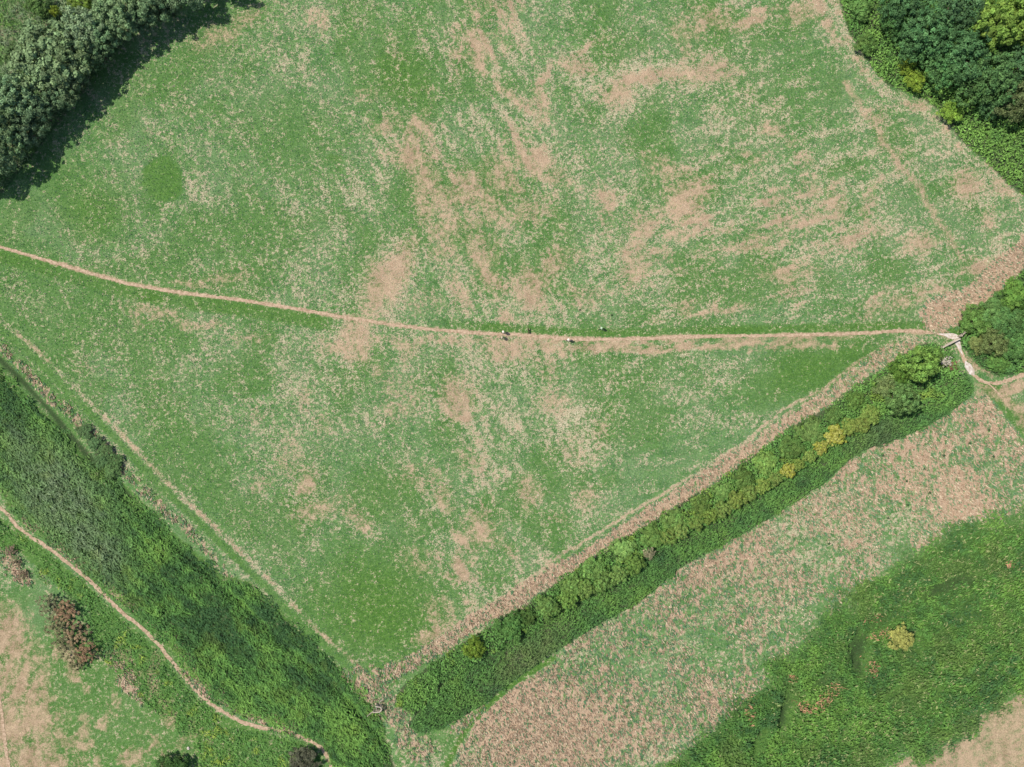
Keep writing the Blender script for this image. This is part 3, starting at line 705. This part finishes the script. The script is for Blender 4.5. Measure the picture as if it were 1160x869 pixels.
CR_TREE = [crown_mesh('crown_mesh', 400+i, 250, 46, .030, .050, .85, -.3, 0, .62, (.11, .19)) for i in range(4)]
CR_MID = [crown_mesh('crown_mesh', 430+i, 130, 56, .032, .056, .85, -.35, 0, .62, (.15, .26)) for i in range(3)]
CR_DENSE = [crown_mesh('crown_mesh', 420+i, 190, 36, .026, .042, .7, -.2, 0, .72, (.12, .2)) for i in range(3)]
CR_BUSH = [crown_mesh('foliage_mesh', 440+i, 110, 56, .032, .058, .8, -.25, .0, .55, (.17, .3)) for i in range(4)]
CR_DEAD = [crown_mesh('foliage_mesh', 450+i, 75, 46, .022, .075, .9, -.25, .0, .42, (.09, .17)) for i in range(3)]
CR_FLOW = [crown_mesh('foliage_mesh', 460+i, 110, 56, .032, .058, .8, -.25, .55, .55, (.17, .3)) for i in range(3)]
TK_TREE = [trunk_mesh('trunk_mesh', 480+i) for i in range(3)]
TK_BUSH = [trunk_mesh('stem_mesh', 490+i, 4) for i in range(3)]
CNT = [0]

def plant(kind, u, v, rpx, h, col, label, cat, group=None, flower=0., name=None, squash=1.0, rz=None, stretch=1.0):
    """crown of radius rpx (as it shows) centred at pixel u, v; h = full height in metres"""
    CNT[0] += 1; i = CNT[0]; r = random.Random(i*31)
    cz = h*.62
    x, y = at(u, v, cz); R = rpx*MPP*(CAMH-cz)/CAMH
    z = float(gz(np.array([x]), np.array([y]))[0])
    tree = kind in ('tree', 'dense')
    t = thing(name or ('tree' if tree else 'bush'), (x, y, z), label, cat, group, 0)
    cm = {'tree': CR_TREE if rpx > 24 else CR_MID, 'dense': CR_DENSE, 'bush': CR_BUSH, 'dead': CR_DEAD, 'flower': CR_FLOW}[kind]
    tk = (TK_TREE if tree else TK_BUSH)[i % 3]
    o = obj('trunk' if tree else 'stem', tk, t, (0, 0, 0), (0, 0, r.uniform(0, 6)), (R, R, h*.75))
    flat = .8; half = (h-cz)/ .92
    c = obj('crown' if tree else 'foliage', cm[i % len(cm)], t, (0, 0, cz), (0, 0, r.uniform(0, 6.28) if rz is None else rz), (R*.92*stretch, R*.92/stretch, half*1.0))
    q = r.uniform(.86, 1.14); c.color = (col[0]*q*r.uniform(.93, 1.07), col[1]*q, col[2]*q*r.uniform(.9, 1.1), flower)
    return t

ORD = ['nearest', 'second', 'third', 'fourth', 'fifth', 'sixth', 'seventh', 'eighth', 'ninth', 'tenth', 'eleventh', 'twelfth', 'thirteenth', 'fourteenth', 'fifteenth', 'sixteenth',
       'seventeenth', 'eighteenth', 'nineteenth', 'twentieth', 'twenty-first', 'twenty-second', 'twenty-third', 'twenty-fourth', 'twenty-fifth', 'twenty-sixth', 'twenty-seventh', 'twenty-eighth']
def ordn(i, what): return (ORD[i]+' '+what) if i else 'nearest '+what

WIL = (.180, .280, .135); WIL2 = (.148, .236, .112); WIL_SHADE = (.118, .190, .090)  # last tone is the willow green darkened, shade painted into the low trees
NW = [(54,68,40,10,WIL,'largest broad grey-green tree in the upper left tree belt'),
      (20,112,25,9.5,WIL,'grey-green tree touching the left edge below the largest crown'),
      (8,152,26,9,WIL2,'large grey-green tree of the belt at the left edge, next to lowest'),
      (78,92,22,8,WIL2,'grey-green tree tucked against the meadow side of the largest crown'),
      (98,36,26,9,WIL,'pale grey-green tree just right of the largest crown'),
      (136,18,26,9,WIL,'middle grey-green tree along the top edge of the belt'),
      (172,4,24,8.5,WIL2,'grey-green tree at the top edge, next to last towards the right'),
      (206,-10,22,8.5,WIL2,'rightmost grey-green tree of the belt, cut by the top edge'),
      (112,60,18,7,WIL_SHADE,'small shaded tree in the notch of the belt beside the meadow'),
      (44,128,20,8,WIL_SHADE,'small shaded tree filling the belt between two left edge crowns'),
      (165,24,14,6,WIL_SHADE,'low shaded tree leaning from the belt over the meadow at top'),
      (66,112,17,6.5,WIL_SHADE,'low shaded tree under the meadow edge of the largest crown'),
      (30,150,18,7,WIL_SHADE,'low shaded tree on the meadow edge near the left edge'),
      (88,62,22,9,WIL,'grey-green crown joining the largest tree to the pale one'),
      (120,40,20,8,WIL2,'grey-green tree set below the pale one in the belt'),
      (190,8,16,6.5,WIL_SHADE,'low shaded tree on the meadow edge at the top edge'),
      (6,182,16,8,WIL2,'lowest small crown of the belt at the left edge'),
      (-32,190,26,9,WIL2,'grey-green tree just past the left edge, known by its shadow'),
      (245,-34,24,9,WIL,'grey-green tree just past the top edge, known by its shadow')]
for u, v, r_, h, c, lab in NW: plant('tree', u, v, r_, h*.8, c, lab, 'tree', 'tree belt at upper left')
for u, v, r_, h, c, lab in [(92,4,13,3.5,(.16,.27,.05),'yellow-green bush behind the belt at the top edge'),(64,14,6,2.5,(.24,.31,.04),'tiny bright yellow bush behind the largest grey-green tree'),
                            (45,8,14,3,(.10,.20,.05),'low green bush in the top left corner'),(20,62,13,3,(.11,.19,.07),'low green bush behind the largest crown at left')]:
    plant('bush', u, v, r_, h, c, lab, 'bush', 'bushes behind the tree belt')

D1 = (.070, .165, .055); D2 = (.085, .198, .062); D3 = (.068, .155, .065)
NE = [(1014,18,21,5,D2,'outermost dark green tree at the upper right wood, top corner of the meadow'),
      (1022,8,28,7,D1,'dark green tree at the top edge of the upper right wood'),
      (1034,52,21,5.5,D2,'dark green tree on the wood edge above the yellow-green strip bush'),
      (1050,35,30,7.5,D1,'dark green tree filling the middle of the upper right wood'),
      (1068,76,24,6.5,D2,'dark green tree on the wood edge right of the yellow-green strip bush'),
      (1092,62,30,8,D1,'dark green tree just below left of the lime crown'),
      (1082,10,28,8,D3,'bluish dark tree left of the lime crown at the top edge'),
      (1106,96,25,6.5,D2,'dark green tree on the wood edge above the round yellow-green bush'),
      (1132,88,30,8,D1,'dark green tree directly below the lime crown'),
      (1165,70,26,8,D3,'dark green tree cut by the right edge below the lime crown'),
      (1152,114,24,7,(.12,.165,.06),'olive-brown tree at the lower end of the upper right wood'),
      (1122,120,15,4.5,D1,'small dark tree between the olive tree and the bracken'),
      (1184,138,22,7,(.11,.165,.06),'olive tree cut by the right edge of the wood')]
for u, v, r_, h, c, lab in NE: plant('dense', u, v, r_, h, c, lab, 'tree', 'upper right wood')
plant('tree', 1140, 22, 34, 10, (.18, .30, .05), 'lime green broad tree standing out in the upper right wood', 'tree', 'upper right wood')
plant('tree', 1185, 0, 30, 10, (.14, .22, .05), 'lime green tree past the right edge of the wood', 'tree', 'upper right wood')
for u, v, r_, h, c, lab, st in [(1026,76,9,2.4,(.20,.31,.04),'yellow-green bush at the upper end of the strip on the wood edge',1),(1035,92,11,2.6,(.19,.30,.04),'yellow-green bush at the lower end of the strip on the wood edge',1.1),
                                (1077,127,13,2.6,(.17,.29,.04),'round yellow-green bush at the foot of the wood edge',1),(975,12,12,2.4,(.12,.25,.06),'mid green bush where the wood meets the top edge',1),
                                (980,50,12,2.2,(.12,.25,.055),'mid green bush on the wood edge beside the meadow corner',1)]:
    plant('bush', u, v, r_, h, c, lab, 'bush', 'bushes edging the upper right wood', stretch=st)

E = [(1105,362,17,2.8,(0.105,0.223,0.052),'bushy green shrub just right of the field gate'),(1128,352,18,3,(0.091,0.203,0.052),'green shrub on the meadow side of the right hand thicket'),
     (1150,335,18,3,(0.098,0.223,0.046),'topmost green shrub of the right hand thicket'),(1142,368,18,3.5,(0.084,0.182,0.052),'dark green shrub in the middle of the right hand thicket'),
     (1126,388,15,3.6,(0.147,0.203,0.069),'olive shrub with dark shadow in the right hand thicket'),(1108,390,10,2,(0.168,0.230,0.081),'small pale olive shrub beside the chalk path'),
     (1152,392,18,3,(0.091,0.209,0.057),'green shrub at the right edge above the path'),(1168,362,18,3.5,(0.084,0.189,0.052),'green shrub cut by the right edge of the thicket'),(1132,410,12,1.6,(0.098,0.230,0.057),'low green shrub above the bend of the path')]
for u, v, r_, h, c, lab in E: plant('bush', u, v, r_, h, c, lab, 'bush', 'thicket right of the gate')

# the long diagonal hedge, counted from the field gate
plant('tree', 1042, 412, 20, 8.0, (.125, .255, .058), 'bright green round tree at the gate end of the diagonal hedge', 'tree')
plant('tree', 1022, 453, 17, 7.5, (.115, .215, .058), 'dark green round tree casting a black shadow in the diagonal hedge', 'tree')
plant('bush', 1004, 438, 13, 3.2, (.15, .22, .07), 'pale yellow-green bush beside the dark round tree in the hedge', 'bush')
plant('bush', 1020, 422, 13, 3.2, (.10, .21, .04), 'light green bush between the two round hedge trees', 'bush')
plant('bush', 1060, 402, 8, 2.0, (.09, .18, .05), 'small green bush between the bright tree and the gate', 'bush')
plant('dead', 1071, 409, 8, 2.0, (.46, .40, .34), 'bleached leafless bush beside the chalk path', 'bush', name='dead_bush')
plant('bush', 1080, 415, 6, 1.4, (.26, .16, .10), 'small reddish brown bush between bleached bush and chalk path', 'bush')
RIDGE = [(986,470,11,.30),(976,481,9,.55),(962,484,10,.55),(946,493,12,1.0),(930,507,7.5,.95),(917,517,7,.6),(905,526,7,.6),(893,533,8,.9),(878,542,8,.45),(864,550,9,.4),(850,557,9,.35),(835,566,10,.35),
         (819,577,10,.3),(804,584,9,.35),(788,592,9,.4),(771,602,9,.75),(757,608,9,.65),(719,640,11,.3),(701,650,11,.5),(683,659,11,.2),(664,668,10,.15),(644,679,11,.05),(623,691,10,.3)]
for i, (u, v, r_, f) in enumerate(RIDGE):
    look = 'golden flowering' if f > .85 else ('yellow-flecked' if f > .38 else 'yellow-green')
    plant('flower', u, v, r_, 1.9+.05*r_, ((.175, .275, .060) if i < 14 else (.14, .255, .058)) if f < .85 else (.30, .32, .05), f'{look} bush, {ordn(i, "along the shady edge of the hedge from its round trees")}', 'bush', 'bushes along the shady edge of the hedge', flower=f if f > .85 else f*(.45 if i < 17 else .2))
plant('bush', 735, 626, 7, 1.9, (.27, .27, .16), 'single pale grey-green bush in the shady edge of the hedge', 'bush')
UPPER = [(972,452,13),(948,470,13),(922,488,14),(896,503,14),(870,521,14),(844,539,14),(818,556,13),(792,572,13),(766,588,13),(738,604,13),(708,623,13),(677,643,13),(648,661,12),(616,682,12)]
for i, (u, v, r_) in enumerate(UPPER):
    k = .75+.5*random.random()
    plant('bush', u+random.uniform(-4, 4), v+random.uniform(-4, 4), r_*random.uniform(.75, 1.15), 1.6+1.1*random.random(), (.135*k, .250*k, .060*k), f'green bush, {ordn(i, "along the sunny edge of the hedge from its round trees")}', 'bush', 'bushes along the sunny edge of the hedge')
plant('bush', 578, 709, 16, 2.6, (.065, .160, .040), 'rounded dark green bush near the lower end of the diagonal hedge', 'bush')
plant('bush', 598, 699, 10, 2.0, (.085, .180, .040), 'small green bush beside the rounded dark bush low in the hedge', 'bush')
plant('bush', 537, 734, 12, 2.6, (.145, .245, .030), 'bright lime green bush last in the lower end of the hedge', 'bush')

# lower left
for i, (u, v, r_, h) in enumerate([(56,686,13,1.7),(74,694,13,1.9),(63,709,13,1.7),(85,716,13,2.1),(73,730,13,1.7),(96,739,12,2.2),(85,751,10,1.6)]):
    plant('dead', u, v, r_*1.15, h, ((.27,.19,.11) if i % 2 else (.18,.18,.09)), ['topmost', 'upper right', 'left middle', 'middle right', 'lower left', 'lower right', 'bottom'][i]+' bush of the reddish brown bush mound at lower left', 'bush', 'reddish brown bush mound')
for u, v, r_, lab in [(12,624,7,'small brown bush topmost of three near the left edge'),(18,637,7,'small brown bush middle of three near the left edge'),(26,652,6,'small brown bush lowest of three near the left edge')]:
    plant('dead', u, v, r_*1.0, .9, (.20,.155,.10), lab, 'bush', 'small brown bushes near the left edge')
plant('bush', 343, 864, 17, 2.2, (.085, .095, .055), 'dark brownish bush at the bottom edge beside the footpath end', 'bush')
plant('bush', 193, 874, 18, 2.2, (.040, .100, .025), 'dark green bush at the bottom edge left of the footpath end', 'bush')
for i, (u, v) in enumerate([(102,484),(113,497),(126,507),(137,519),(121,517),(133,530)]):
    plant('bush', u-6, v+4, 9, .9, (.085, .165, .055), f'dark grey-green ditch bush, {["first","second","third","fourth","fifth","sixth"][i]} from the left edge', 'bush', 'dark bushes beside the upper ditch')
plant('flower', 1020, 723, 14, 3.0, (.30, .33, .10), 'round pale yellow bush alone in the rough grass at lower right', 'bush', flower=.45)

# dark dock plants in the lower field
def dock_mesh():
    r = np.random.default_rng(77); n = 26
    a = r.uniform(0, 6.28, n); rad = r.uniform(.05, .3, n)
    C = np.stack([np.cos(a)*rad, np.sin(a)*rad, .1+.35*r.random(n)*(1-rad)], -1)
    nn = unit(np.stack([np.cos(a)*.7, np.sin(a)*.7, np.ones(n)], -1))
    V, F = leaf_quads(C, nn, .07, .2, r, np.stack([np.cos(a), np.sin(a), a*0], -1)*3)
    return mesh('dock_leaves', V, F, [M_LEAF], {'tint': np.tile(np.array([[.5, 0, .4]]), (4*n, 1))})
DM = dock_mesh()
DOCK = [(1120,487,'topmost dark dock plant in the lower field, below the path fork'),(1098,502,'dark dock plant left of the second row in the lower field'),(1125,517,'dark dock plant nearest the right edge in the lower field'),
        (1069,516,'dark dock plant below the round hedge trees in the lower field'),(1047,531,'dark dock plant above the bare patch of the lower field'),(1000,516,'dark dock plant by the notch in the rushes'),
        (1027,545,'dark dock plant in the middle of the lower field'),(1053,558,'dark dock plant left of the large bare patch'),(1028,572,'dark dock plant low in the middle of the lower field'),
        (1006,587,'lowest but one dark dock plant in the lower field'),(939,616,'dark dock plant furthest down the lower field'),(657,351,'dark weed in the meadow above the lone walker'),(693,357,'dark weed in the meadow above the walker on the grass')]
for i, (u, v, lab) in enumerate(DOCK):
    x, y = at(u, v); o = obj('dock_plant', DM, None, (x, y, float(gz(np.array([x]), np.array([y]))[0])), (0, 0, i*1.3), (.9, .65, .8) if i < 11 else (.55, .55, .5))
    o.color = (.045, .085, .035, 0); tag(o, lab, 'plant', 'dark dock plants')

# ------------------------------------------------------------------ gates
def box_mesh(name, sx, sy, sz, mat, bev=.012):
    import bmesh
    bm = bmesh.new(); bmesh.ops.create_cube(bm, size=1)
    for v_ in bm.verts: v_.co.x *= sx; v_.co.y *= sy; v_.co.z *= sz
    bmesh.ops.bevel(bm, geom=bm.edges[:], offset=min(bev, sx/4, sy/4, sz/4), segments=1, affect='EDGES')
    me = bpy.data.meshes.new(name); bm.to_mesh(me); bm.free(); me.materials.append(mat); return me

def bar(name, parent, a, b, w, h):
    a, b = np.array(a, float), np.array(b, float); d = b-a; L = float(np.linalg.norm(d))
    o = obj(name, box_mesh(name, L, w, h, M_WOOD), parent, tuple((a+b)/2))
    o.rotation_euler = (0, -math.asin(d[2]/L), math.atan2(d[1], d[0])); return o

def field_gate(p, q, label):
    (x0, y0), (x1, y1) = at(*p), at(*q)
    L = math.hypot(x1-x0, y1-y0); z = float(gz(np.array([x0]), np.array([y0]))[0])
    t = thing('field_gate', (x0, y0, z), label, 'gate', None, math.atan2(y1-y0, x1-x0))
    for x in (0, L): bar('post', t, (x, 0, -.1), (x, 0, 1.35), .2, .2)
    for k in range(5): bar('rail', t, (.1, 0, .22+.24*k), (L-.1, 0, .22+.24*k), .08, .09)
    bar('brace', t, (.15, .06, .25), (L*.55, .06, 1.15), .05, .09)
    for x in (.14, L-.14, L*.5): bar('stile', t, (x, -.065, .15), (x, -.065, 1.22), .05, .09)
    bar('top_rail', t, (.1, 0, 1.27), (L-.1, 0, 1.27), .16, .07)
    return t
field_gate((1064,394), (1082.5,384.5), 'pale wooden field gate beside the chalk path')
def kissing_gate(u, v, rz, label, s=1.0):
    x, y = at(u, v); z = float(gz(np.array([x]), np.array([y]))[0])
    t = thing('kissing_gate', (x, y, z), label, 'gate', None, rz)
    pts = [(0, 0), (1.3*s, 0), (1.75*s, .45*s), (1.5*s, .95*s), (.6*s, 1.15*s)]
    for a in pts: bar('post', t, (*a, -.1), (*a, 1.2), .14, .14)
    for a, b in zip(pts[:-1], pts[1:]):
        for k in (.35, .7, 1.05): bar('rail', t, (*a, k), (*b, k), .05, .1)
        bar('top_rail', t, (*a, 1.23), (*b, 1.23), .15, .05)
    g = bar('swing_gate', t, (.62*s, 1.12*s, .6), (.75*s, .15*s, .6), .05, .9)
    for a, b in (((-1.2*s, -.75*s), (0, 0)), ((1.3*s, 1.75*s), (2.1*s, 2.2*s))):
        for k in (.45, .85): bar('fence_rail', t, (*a, k), (*b, k), .06, .1)
        bar('post', t, (*a, -.1), (*a, 1.05), .13, .13)
    return t
kissing_gate(424, 804, math.radians(4), 'bleached wooden kissing gate at the corner of the meadow', .85)
def wicket(u, v, rz, label):
    x, y = at(u, v); z = float(gz(np.array([x]), np.array([y]))[0])
    t = thing('wicket_gate', (x, y, z), label, 'gate', None, rz)
    for a in (0, 1.1): bar('post', t, (a, 0, -.1), (a, 0, 1.3), .18, .18)
    for k in (.3, .6, .9, 1.2): bar('rail', t, (.08, 0, k), (1.02, 0, k), .06, .1)
    bar('brace', t, (.12, .05, .3), (1.0, .05, 1.15), .05, .08)
wicket(1085, 381, math.radians(40), 'small wooden wicket gate next to the field gate')
r9 = np.random.default_rng(5)
def rock(u, v, s, label):
    import bmesh
    bm = bmesh.new(); bmesh.ops.create_icosphere(bm, subdivisions=2, radius=s)
    for q in bm.verts: q.co *= 1+r9.normal()*.08; q.co.z *= .55
    me = bpy.data.meshes.new('stone'); bm.to_mesh(me); bm.free(); me.materials.append(M_CHALK)
    x, y = at(u, v); tag(obj('stone', me, None, (x, y, float(gz(np.array([x]), np.array([y]))[0])+s*.25)), label, 'stone')
rock(212, 849, .28, 'white stone lying in the grass near the bottom edge')

# ------------------------------------------------------------------ walkers and dog
def tube(a, b, r0, r1, k=10):
    return tube_path([a, b], [r0, r1], k)
def ball(c, rx, ry, rz, k=10):
    V = []; F = []
    for i in range(k+1):
        th = math.pi*i/k
        for j in range(k*2):
            ph = math.pi*j/k
            V.append((c[0]+rx*math.sin(th)*math.cos(ph), c[1]+ry*math.sin(th)*math.sin(ph), c[2]+rz*math.cos(th)))
    for i in range(k):
        for j in range(k*2): F.append((i*2*k+j, (i+1)*2*k+j, (i+1)*2*k+(j+1) % (2*k), i*2*k+(j+1) % (2*k)))
    return np.array(V), np.array(F)
def limb(pts, rad):
    out = [tube_path(pts, rad, 10)]
    for p, q in zip(pts, rad): out.append(ball(p, q, q, q, 6))
    return out
def solid(name, parts, mat, parent, vox=.012, smooth_it=4):
    v, f = join(parts); me = mesh(name, v, f, [mat]); o = obj(name, me, parent)
    m = o.modifiers.new('remesh', 'REMESH'); m.mode = 'VOXEL'; m.voxel_size = vox; m.use_smooth_shade = True
    s = o.modifiers.new('smooth', 'SMOOTH'); s.iterations = smooth_it; s.factor = .5
    return o
M_SKIN = plain_material('skin', (.50, .30, .21), (.56, .35, .25), 8, .6)
M_HAIR = {}
def cloth(name, c): return plain_material(name, tuple(x*.85 for x in c), tuple(min(1, x*1.1) for x in c), 14, .9)

def person(u, v, rz, stride, shirt, trousers, hair, label, hat=False, hgt=1.72):
    x, y = at(u, v); z = float(gz(np.array([x]), np.array([y]))[0])
    t = thing('person', (x, y, z+.02), label, 'person', 'walkers on the meadow path', rz)
    t.scale = (hgt/1.72,)*3
    # faces +x; hips at .92, shoulders at 1.42
    B = []
    hip = [(0, .09*s, .92) for s in (1, -1)]; knee = [(.02+stride*.5*s, .095*s, .50) for s in (1, -1)]
    ank = [(stride*s-.03, .10*s, .09+(.05 if s < 0 else 0)) for s in (1, -1)]
    B += [ball((0, 0, 1.28), .115, .175, .22), ball((0, 0, 1.02), .11, .16, .16), ball((0, 0, 1.14), .10, .145, .16), ball((0, 0, 1.40), .09, .19, .08)]
    B += limb([(0, 0, 1.42), (.015, 0, 1.52)], [.06, .055])
    B += [ball((.025, 0, 1.62), .098, .078, .115), ball((.035, 0, 1.57), .075, .06, .07), ball((.128, 0, 1.605), .016, .013, .022), ball((.02, .08, 1.61), .02, .012, .03), ball((.02, -.08, 1.61), .02, .012, .03),
          ball((.105, 0, 1.556), .016, .026, .009)]
    hands = []
    for i, s in enumerate((1, -1)):
        B += limb([hip[i], knee[i], ank[i]], [.085, .058, .042])
        B += limb([(ank[i][0]-.05, ank[i][1], ank[i][2]-.045), (ank[i][0]+.16, ank[i][1]+.01*s, ank[i][2]-.055)], [.04, .033])
        sh = (0, .195*s, 1.40); el = (-.03-.10*stride*s, .255*s, 1.13); wr = (.10-.35*stride*s, .27*s, .92)
        B += limb([sh, el, wr], [.052, .042, .030])
        pm = (wr[0]+.035, wr[1], wr[2]-.07); B += [ball(pm, .026, .018, .048, 8)]
        for f, (dx, ln) in enumerate(((-.028, .062), (-.009, .078), (.010, .082), (.028, .072))):
            b0 = (pm[0]+dx, pm[1], pm[2]-.03); b1 = (b0[0]+.008, b0[1]-.004*s, b0[2]-ln*.55); b2 = (b1[0]+.012, b1[1]-.018*s, b1[2]-ln*.4)
            B += limb([b0, b1, b2], [.010, .009, .008])
        B += limb([(pm[0]+.018, pm[1], pm[2]+.02), (pm[0]+.05, pm[1]-.008*s, pm[2]-.005), (pm[0]+.06, pm[1]-.012*s, pm[2]-.04)], [.012, .010, .008])
    solid('body', B, M_SKIN, t, .0125, 2)
    ms = cloth('shirt_cloth', shirt); mt_ = cloth('trouser_cloth', trousers); mh = cloth('hair_fibre', hair); mb = cloth('shoe_leather', (.07, .06, .05))
    P = [ball((0, 0, 1.28), .135, .195, .235), ball((0, 0, 1.05), .128, .18, .16), ball((0, 0, 1.40), .108, .205, .085)]
    for i, s in enumerate((1, -1)):
        P += limb([(0, .195*s, 1.40), (-.03-.10*stride*s, .255*s, 1.13), (.02-.2*stride*s, .262*s, 1.05)], [.068, .058, .052])
    solid('shirt', P, ms, t, .02)
    P = [ball((0, 0, .96), .13, .175, .13)]
    for i in (0, 1): P += limb([hip[i], knee[i], (ank[i][0], ank[i][1], ank[i][2]+.05)], [.103, .076, .062])
    solid('trousers', P, mt_, t, .02)
    for i in (0, 1):
        solid('shoe', limb([(ank[i][0]-.05, ank[i][1], ank[i][2]-.045), (ank[i][0]+.17, ank[i][1], ank[i][2]-.052)], [.05, .043]), mb, t, .015)
    if hat:
        solid('hat', [ball((.01, 0, 1.70), .11, .095, .08), ball((.015, 0, 1.675), .19, .17, .016, 14)], cloth('hat_cloth', hair), t, .012)
    else:
        solid('hair', [ball((-.005, 0, 1.655), .105, .09, .105), ball((-.055, 0, 1.60), .06, .078, .09)], mh, t, .014)
    for s in (1, -1):
        e = obj('eye', mesh('eye', *ball((.112, .032*s, 1.622), .012, .013, .012, 6), [cloth('eye_dark', (.05, .04, .03))]), t)
    return t
person(570.2, 376.6, math.radians(180), .24, (.48, .38, .30), (.12, .11, .14), (.80, .70, .58), 'walker in tan top and pale sun hat, upper of the pair on the bare patch', True)
person(568.8, 382.8, math.radians(176), .20, (.50, .36, .28), (.22, .16, .14), (.75, .60, .48), 'bareheaded walker in brown top, lower of the pair on the bare patch', False, 1.65)
person(643.0, 385.3, math.radians(-4), .22, (.55, .44, .36), (.10, .09, .11), (.80, .72, .62), 'lone walker in a pale hat on the footpath right of the dark dog', True)
person(680.2, 372.4, math.radians(-172), .22, (.25, .36, .22), (.06, .07, .06), (.45, .55, .38), 'walker in pale green on the grass verge above the footpath', True)

def dog(u, v, rz, label, col):
    x, y = at(u, v); z = float(gz(np.array([x]), np.array([y]))[0])
    t = thing('dog', (x, y, z+.02), label, 'dog', None, rz)
    B = [ball((.20, 0, .47), .17, .115, .145), ball((0, 0, .47), .24, .10, .12), ball((-.22, 0, .48), .15, .095, .12)]
    B += limb([(.30, 0, .52), (.40, 0, .64), (.46, 0, .69)], [.09, .07, .065])
    B += [ball((.47, 0, .70), .085, .07, .07)]; B += limb([(.52, 0, .685), (.62, 0, .665)], [.045, .03])
    for s in (1, -1):
        B += limb([(.44, .05*s, .75), (.42, .075*s, .70), (.43, .08*s, .65)], [.022, .026, .014])
        B += limb([(.24, .07*s, .42), (.22+.05*s, .075*s, .25), (.23+.07*s, .075*s, .03)], [.06, .036, .024]); B += [ball((.255+.07*s, .075*s, .025), .045, .03, .025, 8)]
        B += limb([(-.25, .07*s, .45), (-.20-.05*s, .078*s, .30), (-.33-.05*s, .078*s, .17), (-.30-.05*s, .078*s, .03)], [.075, .05, .027, .023]); B += [ball((-.275-.05*s, .078*s, .025), .045, .03, .025, 8)]
    B += limb([(-.35, 0, .54), (-.46, 0, .60), (-.56, .02, .70)], [.032, .024, .012])
    solid('body', B, cloth('dog_fur', col), t, .012, 3)
    solid('collar', [tube_path([(.355, 0, .585), (.385, 0, .615)], [.095, .092], 16)], cloth('collar_red', (.3, .05, .04)), t, .01, 1)
    for s in (1, -1): obj('eye', mesh('eye', *ball((.535, .04*s, .72), .011, .011, .011, 6), [cloth('eye_dark', (.02, .02, .02))]), t)
    obj('nose', mesh('nose', *ball((.645, 0, .675), .016, .018, .015, 6), [cloth('nose_dark', (.02, .02, .02))]), t)
dog(598.8, 375.3, math.radians(100), 'dark dog standing on the footpath between the walkers', (.045, .035, .02))
